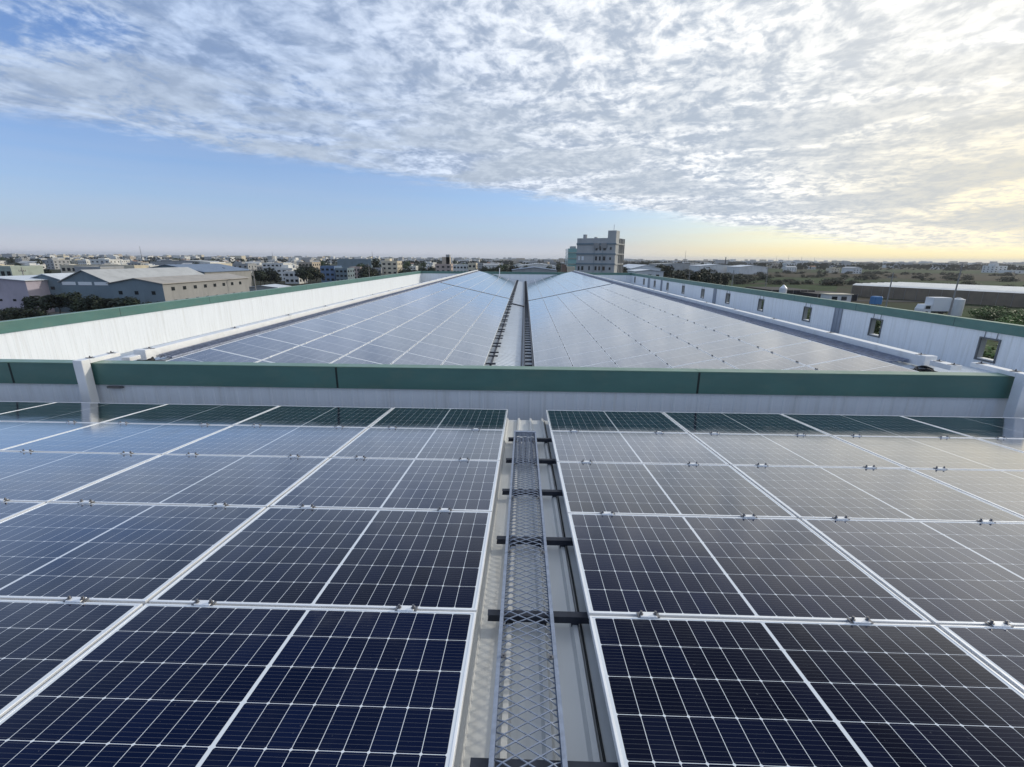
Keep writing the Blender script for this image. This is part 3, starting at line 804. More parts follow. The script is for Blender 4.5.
def wmat(name, c, var=0.06): return pmat(name, c, 0.75, var=var, vscale=(.3, .3, .3), dirt=tuple(v*0.62 for v in c), dirt_amt=0.45, dscale=(.5, .5, .12), spec=0.3)
W = {'white': wmat('white render', (0.66, 0.66, 0.64)), 'cream': wmat('cream render', (0.60, 0.54, 0.42)), 'grey': wmat('grey concrete', (0.34, 0.35, 0.36)),
     'beige': wmat('beige tile', (0.45, 0.39, 0.32)), 'pink': wmat('pinkish render', (0.46, 0.37, 0.33)), 'blue': wmat('blue cladding', (0.13, 0.20, 0.32)),
     'bluegrey': wmat('blue grey cladding', (0.18, 0.235, 0.27)), 'lilac': wmat('lilac cladding', (0.44, 0.40, 0.46)), 'brown': wmat('brown tile', (0.20, 0.14, 0.11)),
     'green': wmat('pale green cladding', (0.35, 0.40, 0.36)), 'shedside': wmat('sheet siding', (0.30, 0.30, 0.295)),
     'roofgrey': wmat('grey sheet roof', (0.42, 0.43, 0.43)), 'roofblue': wmat('blue sheet roof', (0.17, 0.22, 0.30)), 'roofbeige': wmat('beige sheet roof', (0.37, 0.345, 0.31)), 'rooflight': wmat('light sheet roof', (0.58, 0.62, 0.66)),
     'rust': wmat('rusty roof', (0.24, 0.13, 0.08))}
W['tower'] = wmat('tower concrete', (0.42, 0.43, 0.43))
M['pane'] = pmat('window glass', (0.02, 0.025, 0.03), 0.12)
M['pane_teal'] = pmat('teal curtain glass', (0.24, 0.42, 0.42), 0.15, var=0.15, vscale=(.4, .4, .4))
M['skylight'] = pmat('translucent white sheet', (0.75, 0.78, 0.80), 0.5)
M['plastic'] = pmat('greenhouse film', (0.70, 0.70, 0.66), 0.35, var=0.08, vscale=(.05, .4, .2), dirt=(0.5, 0.48, 0.42), dirt_amt=0.4)
M['net_brown'] = pmat('brown shade net', (0.20, 0.16, 0.115), 0.9, var=0.15, vscale=(.3, .3, .3))
M['net_black'] = pmat('black shade net', (0.018, 0.018, 0.02), 0.9, var=0.2, vscale=(.3, .3, .3))
M['wood'] = pmat('pole concrete', (0.26, 0.25, 0.24), 0.8)
M['tankblue'] = pmat('blue tarpaulin', (0.05, 0.18, 0.38), 0.5)
M['steelwhite'] = pmat('white painted steel', (0.70, 0.71, 0.72), 0.4)

# ---- gabled sheds, fronts facing the camera
def gable_shed(x0, x1, y0, y1, ze, zp, wall, roof, label, cat='warehouse', windows=(), over=0.35, group=None, xp=None):
    g = thing('warehouse', ((x0+x1)/2, (y0+y1)/2, G), label, cat, group); xp = (x0+x1)/2 if xp is None else xp
    b = MB(); pr = [(x0, G), (x1, G), (x1, ze), (xp, zp), (x0, ze)]
    v = [(x, y0, z) for x, z in pr] + [(x, y1, z) for x, z in pr]
    b.add(v, [(0, 1, 2, 3, 4)]); b.build('wall', wall, g); MB().add(v, [(9, 8, 7, 6, 5)]).build('back_wall', wall, g)
    [MB().add(v, [q]).build('side_wall', W['shedside'] if wall is W['bluegrey'] else wall, g) for q in ((1, 6, 7, 2), (0, 4, 9, 5))]
    b = MB(); t_ = 0.12
    for xa, za, xb, zb in ((x0-over, ze-over*(zp-ze)/(xp-x0), xp, zp), (xp, zp, x1+over, ze-over*(zp-ze)/(x1-xp))):
        v = [(xa, y0-over, za+.02), (xb, y0-over, zb+.02), (xb, y1+over, zb+.02), (xa, y1+over, za+.02)]
        b.add(v + [(p[0], p[1], p[2]+t_) for p in v], [(3, 2, 1, 0), (4, 5, 6, 7), (0, 1, 5, 4), (1, 2, 6, 5), (2, 3, 7, 6), (3, 0, 4, 7)])
    b.build('roof', roof, g)
    for bx, mt, nm in windows: MB().box(*bx).build(nm, mt, g)
    return g
def fr(xa, xb, y, za, zb): return (xa, xb, y-0.06, y-0.01, za, zb)
def sd_(x, ya, yb, za, zb, s=1): return (x+0.01*s, x+0.06*s, ya, yb, za, zb) if s > 0 else (x-0.06, x-0.01, ya, yb, za, zb)
P_ = M['pane']
xa, xb, xc, xd = (at(28, 277, 92)[0], at(59, 277, 92)[0], at(110, 283, 92)[0], at(163, 284, 92)[0])
gable_shed(xa, xb-0.1, 92.2, 121, -4.9, -3.9, W['bluegrey'], W['rooflight'], 'blue grey gabled warehouse with two small windows beside the lilac shed', windows=[(fr(xa+q, xa+q+.8, 92.2, -6.9, -6.3), P_, 'window') for q in (1.6, 4.0)])
w3 = (xc-xb)/3
gable_shed(xb, xc-0.1, 92.0, 121.5, -5.3, -3.05, W['bluegrey'], W['roofgrey'], 'tallest blue grey gabled warehouse with a strip of three white panels', windows=[(fr(xb+0.35+q*w3*0.98, xb+0.2+q*w3*.98+w3*.86, 92.0, -5.95, -5.3), M['skylight'], 'white_panel') for q in range(3)])
gable_shed(xc, xd, 91.8, 121.2, -5.55, -4.55, W['bluegrey'], W['roofbeige'], 'nearest blue grey gabled warehouse with a long sunlit side wall of small windows',
    windows=[(fr(xc+q, xc+q+.75, 91.8, -7.7, -7.0), P_, 'window') for q in (1.6, 4.9, 8.4)] + [(sd_(xd, 94+q*3.3, 94.9+q*3.3, -7.0, -6.3), P_, 'window') for q in range(8)] + [(sd_(xd, 94.2+q*3.3, 95.0+q*3.3, -9.2, -8.9), P_, 'vent') for q in range(8)])
x0, x1 = at(-60, 290, 88)[0], at(29, 290, 88)[0]
gable_shed(x0, x1-0.3, 88, 112, -5.0, -4.4, W['lilac'], W['rooflight'], 'lilac sheet-metal shed at the far left of the warehouses', xp=x1-8, windows=[(fr(x1-q, x1-q+.6, 88, -8.9, -8.5), P_, 'window') for q in (1.9, 3.7, 6.5)])
x0, x1 = at(130, 270, 150)[0], at(204, 270, 150)[0]
gable_shed(x0, x1, 150, 176, -5.2, -3.0, W['bluegrey'], W['roofblue'], 'long shed with dark blue metal roof behind the gabled warehouses')
x0, x1 = at(246, 285, 130)[0], at(277, 285, 130)[0]
gable_shed(x0, x1, 130, 137, -8.6, -8.1, W['grey'], W['rooflight'], 'low shed with pale blue roof just past the gabled warehouses', 'shed')
x0, x1 = at(632, 265, 205)[0], at(661, 265, 205)[0]
gable_shed(x0, x1, 205, 240, -3.9, -2.4, W['rooflight'], W['rooflight'], 'pale blue warehouse with low gable just right of the grey tower', windows=[(fr(x0+q, x0+q+1.6, 205, -6.2, -5.2), P_, 'window') for q in (3, 7)])
x0, x1 = at(636, 268, 185)[0], at(664, 268, 185)[0]
gable_shed(x0, x1, 185, 200, -4.6, -4.0, W['rooflight'], W['rooflight'], 'lower pale blue lean-to shed in front of the pale warehouse', 'shed', windows=[(fr(x0+q, x0+q+1.2, 185, -6.5, -5.7), P_, 'window') for q in (2, 5, 8)])
for i, (pa, pb, py, Y, ro, la) in enumerate(((700, 738, 265, 430, 'rooflight', 'white roofed long factory shed beyond the green fields, the left one'), (740, 768, 266, 400, 'rooflight', 'white roofed factory shed beyond the green fields, beside the larger one'), (655, 700, 263.5, 520, 'roofgrey', 'wide grey roofed shed on the skyline right of the tower'),
        (520, 556, 264.5, 330, 'rooflight', 'long white shed over the far wall left of the tower'), (512, 557, 268.5, 240, 'roofblue', 'low dark roofed shed just over the far wall left of the tower'), (150, 215, 261, 420, 'roofgrey', 'wide pale shed in the town behind the blue roof'))):
    x0, x1 = at(pa, py, Y)[0], at(pb, py, Y)[0]; zt = at((pa+pb)/2, py, Y)[1]
    gable_shed(x0, x1, Y, Y+25, zt-0.9, zt+0.5, W['white'] if 'white' in la else W['grey'], W[ro], la, 'shed')

# ---- flat-roofed blocks
def block(px0, px1, py, Y, dep, wall, label, cat='house', floors=0, bays=0, side=0, rot=0.0, extra=None, group=None, name='house'):
    x0, z0 = at(px0, py, Y); x1, z1 = at(px1, py, Y); zt = (z0+z1)/2; w = x1-x0
    g = thing(name, ((x0+x1)/2, Y+dep/2, G), label, cat, group)
    b = MB(); b.box(x0, x1, Y, Y+dep, G, zt-0.6); b.build('wall', wall, g)
    b = MB(); t_ = 0.2      # roof parapet ring
    for q in ((x0-.05, x1+.05, Y-.05, Y+t_), (x0-.05, x1+.05, Y+dep-t_, Y+dep+.05), (x0-.05, x0+t_, Y+t_+.002, Y+dep-t_-.002), (x1-t_, x1+.05, Y+t_+.002, Y+dep-t_-.002)): b.box(*q, zt-0.599, zt)
    b.build('roof_parapet', wall, g)
    if floors:
        fh = (zt-0.6-G)/floors
        for f in range(floors):
            zb = G+f*fh
            if zb+fh*0.8 < -11: continue
            for k in range(bays):
                xx = x0 + w*(k+0.5)/bays
                ww = min(1.5, w/bays*0.6)
                MB().box(xx-ww/2, xx+ww/2, Y-0.06, Y-0.01, zb+fh*.35, zb+fh*.78).build('window', P_, g)
                if side: MB().box(*((x1+.01, x1+.06) if side > 0 else (x0-.06, x0-.01)), Y+dep*(k+.3)/bays, Y+dep*(k+.3)/bays+min(1.3, dep/bays*.5), zb+fh*.35, zb+fh*.78).build('window', P_, g)
    if extra:
        for e in extra:
            xe0, xe1, ze, nm, mt = e
            xq0, xq1 = at(xe0, ze, Y)[0], at(xe1, ze, Y)[0]
            MB().box(xq0, xq1, Y+dep*.3, Y+dep*.75, zt-0.58, at(xe0, ze, Y)[1]).build(nm, mt, g)
    return g
block(60, 134, 265, 205, 8, W['cream'], 'long low cream building in a row behind the gabled warehouses', 'building', 2, 14)
block(74, 100, 266.5, 150, 9, W['grey'], 'low grey concrete building just behind the tallest gabled warehouse', 'building', 1, 5)
block(-14, 10, 266, 130, 9, W['green'], 'pale green block at the left edge behind the lilac shed', 'building', 2, 4)
block(200, 210, 262, 190, 10, W['white'], 'white house at the right end of the blue roofed shed', 'house', 3, 2, 1)
block(211, 218, 263.5, 185, 9, W['cream'], 'narrow cream house near the right end of the blue roofed shed', 'house', 3, 2, 1)
block(276, 292, 268, 225, 10, W['white'], 'white three-storey house with stepped roof above the left wall', 'house', 3, 3, 1, extra=[(278, 285, 265, 'stair_head', W['white'])])
block(284, 298, 271, 200, 8, W['white'], 'low bright white house in front of the stepped white house', 'house', 2, 3, 1)
block(262, 283, 263, 300, 12, W['white'], 'wide white block behind the stepped white house', 'house', 3, 5, 1)
block(298, 312, 262, 290, 12, W['beige'], 'beige town block above the left wall with a roof hut', 'house', 3, 4, 1, extra=[(302, 307, 259.5, 'roof_hut', W['grey'])])
block(320, 334, 266, 215, 9, W['blue'], 'dark blue clad house above the far part of the left wall', 'house', 3, 3, 1)
block(335, 347, 268, 212, 9, W['bluegrey'], 'blue grey house joined to the dark blue one', 'house', 3, 3, 1)
block(337, 371, 259, 330, 16, W['bluegrey'], 'big windowless blue grey factory block behind the dark blue house', 'factory', extra=[(342, 346, 257.6, 'roof_unit', W['grey'])])
block(349, 360, 267, 240, 9, W['pink'], 'pinkish house between the blue house and the cream tower house', 'house', 3, 3, 1)
block(381, 397, 261, 250, 10, W['cream'], 'tall cream yellow house alone above the end of the left wall', 'house', 4, 3, 1, extra=[(383, 388, 258.5, 'stair_head', W['cream'])])
block(371, 381, 268, 245, 9, W['grey'], 'grey lean house beside the tall cream house', 'house', 2, 3)
block(435, 451, 264, 280, 10, W['pink'], 'pinkish brown building with a tower over the far wall', 'house', 3, 3, 1, extra=[(441, 449, 257, 'tower', W['beige']), (445, 448.5, 254.5, 'tank', W['grey'])])
block(453, 470, 264.5, 270, 9, W['white'], 'long white house over the far wall beside the towered one', 'house', 3, 5)
block(468, 476, 263, 266, 8, W['cream'], 'cream block standing in for the sunlit right end of the long white house', 'house', 3, 2, 1)  # cream colour stands in for sunlight on the end of the white house
block(995, 1008, 265.8, 540, 14, W['white'], 'lone white three-storey house among fields at the far right', 'house', 3, 3, -1, extra=[(998, 1003, 263.5, 'stair_head', W['white'])])
block(1012, 1034, 270.5, 520, 14, W['white'], 'white low building at the right edge beyond the greenhouse', 'building', 1, 4)
block(544, 556, 266, 300, 8, W['white'], 'small white house over the far wall left of the green glass building', 'house', 2, 3)

# ---- the grey tower, turned a little so its sunlit flank shows
Yt = 165.0; xl_, _ = at(577.5, 250, Yt); xr_, _ = at(615.5, 250, Yt)
a_t = R(-26); Wt = 13.6; Dt = 10.5
tw = thing('tower_block', (xl_, Yt+2.2, G), 'grey concrete tower block with a stair tower on its right corner', 'building')
zt_ = at(596, 238.2, Yt)[1]-G; zs_ = at(606, 231, Yt)[1]-G
def loc_build(b, name, mat, par):
    me = to_mesh(b, name, [mat]); o = bpy.data.objects.new(name, me); col.objects.link(o); o.parent = par; return o
b = MB(); b.box(0, Wt, 0, Dt, 0, zt_); loc_build(b, 'wall', W['tower'], tw)
b = MB(); b.box(Wt*0.80, Wt+0.15, -0.15, 4.2, zt_*0.2, zs_); loc_build(b, 'stair_tower', W['tower'], tw)
fhh = 3.32
for k in range(1, 6):
    z = k*fhh - 0.1
    if z > zt_-1.5: break
    b = MB(); b.box(-0.12, Wt*0.80-0.01, -0.22, -0.01, z-0.28, z+0.28); loc_build(b, 'floor_band', W['bluegrey'], tw)
    b = MB(); b.box(Wt+0.16, Wt+0.42, -0.22, Dt+0.1, z-0.22, z+0.22); loc_build(b, 'floor_band', W['tower'], tw)
    b = MB(); b.box(Wt*0.80, Wt+0.159, -0.35, -0.16, z-0.22, z+0.22); loc_build(b, 'floor_band', W['bluegrey'], tw)
for k in range(0, 5):
    z = k*fhh + 1.05
    for fx, w_ in ((.05, .6), (.14, .8), (.335, .5), (.50, .7), (.60, .6), (.70, .9)):
        if k == 4 and fx < .45: continue
        if k == 3 and fx == .335: continue
        b = MB(); b.box(Wt*fx, Wt*fx+w_, -0.07, -0.005, z, z+1.35); loc_build(b, 'window', P_ if (k+int(fx*50)) % 5 else M['skylight'], tw)
    b = MB(); b.box(Wt*.87, Wt*.87+0.6, -0.21, -0.155, z+.2, z+1.1); loc_build(b, 'window', P_, tw)
    for fy in (5.0, 6.9, 8.7):
        b = MB(); b.box(Wt+0.005, Wt+0.08, fy, fy+1.1, z, z+1.4); loc_build(b, 'window', P_, tw)
for fx in (.47, .80-.11):
    b = MB(); b.box(Wt*fx-.06, Wt*fx+.06, -0.26, -0.225, 0, zt_-2.2); loc_build(b, 'downpipe', W['bluegrey'], tw)
for fx in (Wt*.30, Wt*.62):
    b = MB(); b.box(Wt*.45+ (0 if fx < Wt*.5 else 2.6), Wt*.45+(0 if fx < Wt*.5 else 2.6)+2.0, -.30, -.01, zt_-3.3, zt_-1.6); loc_build(b, 'balcony', W['shedside'], tw)
for fy in (4.4, 6.4, 8.2, Dt-.15):
    b = MB(); b.box(Wt+0.09, Wt+0.5, fy-0.14, fy+0.14, 0, zt_-0.02); loc_build(b, 'pilaster', W['cream'] if False else W['shedside'], tw)
b = MB(); b.tube((Wt*.11, 4, zt_), (Wt*.11, 4, zt_+1.4), 0.7, 12); loc_build(b, 'water_tank', W['grey'], tw)
b = MB(); b.box(Wt*.38, Wt*.38+.8, 3, 4.2, zt_, zt_+.5); loc_build(b, 'roof_unit', W['grey'], tw)
b = MB(); b.tube((Wt*.9, 2, zs_), (Wt*.9, 2, zs_+2.0), 0.07, 6); loc_build(b, 'antenna', M['galv'], tw)
tw.rotation_euler = (0, 0, a_t)
g = block(568.3, 577, 248.5, 190, 12, M['pane_teal'], 'teal glass-fronted building tucked behind the left side of the grey tower', 'building', name='glass_building', extra=[(572, 577, 246, 'roof_hut', W['grey'])])
for k in range(6):
    x0, _ = at(568.3, 250, 190); x1, _ = at(577, 250, 190)
    MB().box(x0-.1, x1+.1, 189.8, 189.99, -8.8+k*2.2, -8.5+k*2.2).build('mullion', W['green'], g)
block(562, 566.3, 264.6, 150, 4, W['brown'], 'narrow dark brown kiosk left of the grey tower base', 'building')
block(567, 575, 266.6, 150, 4, W['cream'], 'small cream house at the foot of the grey tower', 'house', 1, 2)

# ---- greenhouse, nets and small things on the right
def obox(corner, ex, L, ey, D, z0, z1):
    ex, ey = Vector((*ex, 0)).normalized(), Vector((*ey, 0)).normalized(); c = Vector((*corner, 0))
    q = [c, c+ex*L, c+ex*L+ey*D, c+ey*D]
    v = [(p.x, p.y, z0) for p in q] + [(p.x, p.y, z1) for p in q]
    return MB().add(v, [(3, 2, 1, 0), (4, 5, 6, 7), (0, 1, 5, 4), (1, 2, 6, 5), (2, 3, 7, 6), (3, 0, 4, 7)])
g = thing('greenhouse', (135, 150, G), 'long white-roofed greenhouse with brown net sides in the fields on the right', 'greenhouse')
ex = Vector((20, -35, 0)).normalized(); ey = Vector((35, 20, 0)).normalized(); c0 = Vector((111.6, 161.3, 0)); LG, nb, GD = 75.0, 7, 34.0
obox((c0.x, c0.y), ex[:2], LG, ey[:2], GD, G, -7.9).build('net_side', M['net_brown'], g)
b = MB()
for k in range(nb):     # low arched bays side by side
    pr = []
    for i in range(9):
        t_ = i/8; pr.append(c0 + ey*(GD/nb*(k+t_)) + Vector((0, 0, -7.88 + 0.6*math.sin(math.pi*t_))))
    b.extrude(pr, tuple(ex*-0.2), tuple(ex*(LG+.2)))
b.build('roof', M['plastic'], g)
b = MB()
for i in range(26): 
    p = c0 + ex*(LG*i/25) - ey*0.08; b.tube((p.x, p.y, G), (p.x, p.y, -7.85), 0.05, 6)
b.build('post', M['wood'], g)
for i, (pa, pb, py, Y, dp, la) in enumerate(((772, 815, 290, 150, 18, 'low black shade-net shelter in the fields, the left one'), (818, 858, 294, 140, 14, 'low black shade-net shelter beside the greenhouse'))):
    x0, zt = at(pa, py, Y); x1, _ = at(pb, py, Y)
    g = thing('net_shelter', ((x0+x1)/2, Y+dp/2, G), la, 'shelter')
    MB().box(x0, x1, Y, Y+dp, G+0.05, zt).build('net', M['net_black'], g)
    b = MB()
    for k in range(7): xx = x0+(x1-x0)*k/6; b.tube((xx, Y-.08, G), (xx, Y-.08, zt+.1), .06, 6)
    b.build('post', M['wood'], g)
# site cabin
x0, z0 = at(830, 294, 118); x1, _ = at(852, 295, 118)
g = thing('site_cabin', ((x0+x1)/2, 119.5, G), 'cream flat-roofed site cabin just past the right wall', 'cabin')
MB().box(x0, x1, 118, 121.5, G, z0-0.15).build('wall', W['white'], g); MB().box(x0-.25, x1+.25, 117.7, 121.8, z0-.148, z0).build('roof', W['cream'], g)
for q in (.12, .55): MB().box(x0+(x1-x0)*q, x0+(x1-x0)*q+1.3, 117.93, 117.99, z0-1.5, z0-.6).build('window', P_, g)
# blue covered tank, white tank
x0, z0 = at(876, 296.5, 105); x1, _ = at(884, 296.5, 105)
g = thing('water_tank', ((x0+x1)/2, 106, G), 'blue tarpaulin-covered tank on a stand past the right wall', 'tank')
b = MB(); b.bevbox(x0, x1, 105, 106.8, z0-1.7, z0, 0.2); b.build('cover', M['tankblue'], g)
b = MB()
for xx in (x0+.3, x1-.3):
    for yy in (105.3, 106.5): b.tube((xx, yy, G), (xx, yy, z0-1.7), .08, 6)
b.build('stand', M['galv'], g)
x0, z0 = at(786, 285, 130)
g = thing('water_tank', (x0, 131, G), 'small pale blue upright tank above the right wall', 'tank')
b = MB(); b.tube((x0, 131, G+1.2), (x0, 131, z0-.9), .95, 16); b.tube((x0, 131, z0-.9), (x0, 131, z0), .95, 16, .15); b.build('shell', M['steelwhite'], g, smooth=False)
MB().box(x0-.8, x0+.8, 130.2, 131.8, G, G+1.19).build('plinth', W['grey'], g)
# white box truck
x0, z0 = at(926, 297.5, 104); x1, _ = at(952, 300, 104)
g = thing('box_truck', ((x0+x1)/2, 105, G), 'white box truck parked past the right wall beside a cream tank', 'truck')
MB().bevbox(x0+1.9, x1, 104, 106.3, G+0.95, z0, 0.06).build('cargo_box', M['steelwhite'], g)
b = MB(); pr = [(x0, 104.05, G+.5), (x0, 104.05, G+1.4), (x0+.45, 104.05, G+2.35), (x0+1.85, 104.05, G+2.4), (x0+1.85, 104.05, G+.5)]
k = len(b.v); b.v += pr + [(p[0], 106.25, p[2]) for p in pr]; nn = 5
b.f += [list(range(5))[::-1], list(range(5, 10))] + [[i, (i+1) % 5, 5+(i+1) % 5, 5+i] for i in range(5)]; b.mi += [0]*7
b.build('cab', M['steelwhite'], g)
MB().box(x0+.5, x0+1.5, 103.99, 104.04, G+1.45, G+2.1).build('side_window', P_, g)
for xx in (x0+.9, x1-1.6):
    for yy in (104.0, 106.02): MB().tube((xx, yy, G+.45), (xx, yy+.26, G+.45), .45, 16).build('wheel', M['black'], g)
MB().box(x0+1.86, x1-.1, 104.3, 106, G+.6, G+.94).build('chassis', M['galv_dark'], g)
x0, z0 = at(963, 298.5, 103)
g = thing('water_tank', (x0, 104, G), 'squat cream cylindrical tank beside the white box truck', 'tank')
b = MB(); b.tube((x0, 104, G), (x0, 104, z0-.25), 1.2, 18); b.tube((x0, 104, z0-.25), (x0, 104, z0), 1.2, 18, .5); b.build('shell', W['white'], g)
b = MB(); b.tube((x0, 104, z0), (x0, 104, z0+.15), .4, 12); b.build('lid', W['grey'], g)
# poles and masts
def pole(px, Y, h, label, wires=True):
    x, _ = at(px, 270, Y); g = thing('utility_pole', (x, Y, G), label, 'pole', None)
    MB().tube((x, Y, G), (x, Y, G+h), .16, 8, .09).build('post', M['wood'], g)
    MB().box(x-.9, x+.9, Y-.05, Y+.05, G+h-1.0, G+h-.88).build('cross_arm', M['wood'], g)
    b = MB()
    for q in (-.8, -.3, .3, .8): b.tube((x+q, Y, G+h-.88), (x+q, Y, G+h-.6), .05, 6)
    b.build('insulator', W['brown'], g)
for px, Y, h, la in ((894, 92, 9.5, 'utility pole standing left of the white box truck'), (961, 88, 11.2, 'utility pole leaning up behind the white box truck'), (734, 120, 9, 'utility pole above the right wall by the small tank'), (768, 200, 9, 'utility pole at the green field edge'),
        (253, 115, 9, 'utility pole beside the pale blue shed roof'), (22, 110, 8.5, 'utility pole behind the lilac shed'), (369, 190, 9, 'utility pole above the far end of the left wall'), (690, 150, 8, 'utility pole right of the pale blue warehouse')):
    pole(px, Y, h, la)
for px, Y, top, la in ((139.5, 700, 246.5, 'thin lattice mast on the far left skyline'), (272, 800, 252, 'thin mast on the skyline above the left wall'), (686, 900, 250.5, 'thin mast on the skyline right of the tower'), (726, 800, 257, 'short dark chimney on the skyline right of the tower'), (777, 1200, 256, 'leftmost of four thin masts on the right skyline'), (789, 1250, 255.5, 'second of four thin masts on the right skyline'), (802, 1200, 256.5, 'third of four thin masts on the right skyline'), (815, 1300, 257, 'rightmost of four thin masts on the right skyline'), (372, 600, 252, 'thin mast left of the cream tower house')):
    x, z = at(px, top, Y); r_ = 1.2 if 'chimney' in la else .35
    tag(MB().tube((x, Y, G), (x, Y, z), r_, 6, r_*.5).build('chimney' if 'chimney' in la else 'mast', M['galv_dark']), la, 'chimney' if 'chimney' in la else 'mast')

# ------------------------------------------------------------------ trees
def leafmat(name, c):
    mt = bpy.data.materials.new(name); mt.use_nodes = True
    t = NT(mt.node_tree); b = t.n['Principled BSDF']; b.inputs['Roughness'].default_value = 0.6; b.inputs['Specular IOR Level'].default_value = 0.25
    oi = t.node('ShaderNodeObjectInfo').outputs['Random']; oc = t.node('ShaderNodeTexCoord').outputs['Object']
    f = t.math('MULTIPLY', t.math('MULTIPLY_ADD', oi, 0.7, 0.65), t.ramp(t.noise(oc, 1.3, 3), 0.3, 0.7, 0.65, 1.4))
    s = t.vmath('SCALE', c); t.put(s[0].node.inputs['Scale'], f); t.put(b.inputs['Base Color'], s[0]); return mt
M['leaf_dark'] = leafmat('dark foliage', (0.019, 0.028, 0.014)); M['leaf'] = leafmat('green foliage', (0.045, 0.068, 0.024)); M['leaf_fresh'] = leafmat('fresh green foliage', (0.07, 0.115, 0.03))  # the third foliage is simply a brighter leaf green
M['bark'] = pmat('bark', (0.08, 0.065, 0.05), 0.9)
trng = random.Random(21)
def crown_mesh(kind, seed):
    rg = random.Random(seed); b = MB(); cl = []
    if kind == 'round':
        for i in range(9):
            a = rg.uniform(0, 6.28); r = rg.uniform(0, .30); cl.append((r*math.cos(a), r*math.sin(a), rg.uniform(.45, .86), rg.uniform(.14, .25)))
    elif kind == 'tall':
        for i in range(8): cl.append((rg.uniform(-.09, .09), rg.uniform(-.09, .09), .25+i*.085, rg.uniform(.10, .16)))
    elif kind == 'bush':
        for i in range(9): cl.append((rg.uniform(-.5, .5), rg.uniform(-.4, .4), rg.uniform(.15, .6), rg.uniform(.22, .34)))
    if kind == 'palm':
        for i in range(15):
            a = i*2.4; el = rg.uniform(-.2, .9); L = rg.uniform(.36, .5); p = Vector((0, 0, .68))
            d = Vector((math.cos(a)*math.cos(el), math.sin(a)*math.cos(el), math.sin(el))); sdv = Vector((-math.sin(a), math.cos(a), 0))
            for j in range(6):
                q = p + d*(L/6); w = .055*(1-abs(j-2.2)/4.6)
                b.quad(p-sdv*w, p+sdv*w-Vector((0, 0, w*.5)), q+sdv*w*.9-Vector((0, 0, w*.5)), q-sdv*w*.9); b.quad(p-sdv*w*1.6-Vector((0, 0, w)), p, q, q-sdv*w*1.4-Vector((0, 0, w*1.1)))
                p = q; d = (d + Vector((0, 0, -.30))).normalized()
        return b
    for cx, cy, cz, cr in cl:
        for k in range(85):
            v = Vector((rg.gauss(0, 1), rg.gauss(0, 1), rg.gauss(0, 1))).normalized()*cr*rg.uniform(.55, 1.08); p = Vector((cx, cy, cz)) + v*(1, 1, 1)[0]
            n_ = (v.normalized()+Vector((rg.uniform(-.8, .8), rg.uniform(-.8, .8), rg.uniform(-.3, .9)))).normalized()
            t1 = n_.orthogonal().normalized(); t2 = n_.cross(t1); s_ = rg.uniform(.022, .045)
            ang = rg.uniform(0, 3.1); u_ = t1*math.cos(ang)+t2*math.sin(ang); w_ = n_.cross(u_)
            b.quad(p-u_*s_*1.5, p-w_*s_, p+u_*s_*1.5, p+w_*s_)
    return b
def trunk_mesh(kind, seed):
    rg = random.Random(seed+99); b = MB()
    top = {'round': .5, 'tall': .8, 'palm': .68, 'bush': .3}[kind]; r = .022
    p = Vector((0, 0, 0))
    for j in range(4):
        q = Vector((rg.uniform(-.015, .015), rg.uniform(-.015, .015), top*(j+1)/4)); b.tube(p, q, r*(1-.18*j), 7, r*(1-.18*(j+1))); p = q
    if kind == 'round':
        for j in range(5):
            a = j*1.256+rg.uniform(-.3, .3); b.tube((0, 0, top*.7), (.24*math.cos(a), .24*math.sin(a), top+rg.uniform(.1, .25)), r*.5, 6, r*.15)
    return b
TV = {}
for kind in ('round', 'tall', 'palm', 'bush'):
    for mname in ('leaf_dark', 'leaf', 'leaf_fresh'):
        TV[(kind, mname)] = [(to_mesh(crown_mesh(kind, 40+s), 'crown', [M[mname]]), to_mesh(trunk_mesh(kind, s), 'trunk', [M['bark']])) for s in range(3)]
def tree(x, y, h, label, kind='round', mat='leaf', group=None, wide=1.0, name=None):
    cm, tm = trng.choice(TV[(kind, mat)])
    nm = {'round': 'tree', 'tall': 'tree', 'palm': 'palm_tree', 'bush': 'bush'}[kind]
    g = thing(name or nm, (x, y, G), label, 'tree' if name else 'bush' if kind == 'bush' else 'palm' if kind == 'palm' else 'tree', group)
    g.scale = (h*wide, h*wide, h); g.rotation_euler = (0, 0, trng.uniform(0, 6.28))
    for nme, me in (('crown', cm), ('trunk', tm)):
        o = bpy.data.objects.new(nme, me); col.objects.link(o); o.parent = g
# row before the gabled warehouses
for i, (px, hh, kd) in enumerate(((34, 4.2, 'round'), (42, 4.9, 'palm'), (50, 4.0, 'round'), (57, 4.4, 'round'), (66, 4.8, 'round'), (74, 4.2, 'round'), (83, 3.7, 'round'), (91, 3.9, 'round'), (99, 4.3, 'round'), (107, 3.8, 'round'), (115, 4.7, 'palm'), (121, 4.4, 'palm'), (128, 4.6, 'round'), (137, 3.8, 'round'), (147, 3.4, 'round'), (157, 3.7, 'round'))):
    x, _ = at(px+trng.uniform(-2, 2), 305, 86.5); tree(x, 86.5+trng.uniform(-1, 1), hh*trng.uniform(.75, 1.0), 'dark broad tree in the row before the blue grey gabled warehouses' if kd == 'round' else 'ragged palm in the row before the blue grey gabled warehouses', kd, 'leaf_dark', 'trees before the gabled warehouses' if kd == 'round' else 'palms before the gabled warehouses', 1.25)
for px in (3, 9, 15, 21, 27):
    x, _ = at(px, 305, 82); tree(x, 82, 2.6, 'dark low bush before the lilac shed', 'bush', 'leaf_dark', 'bushes before the lilac shed', 1.3)
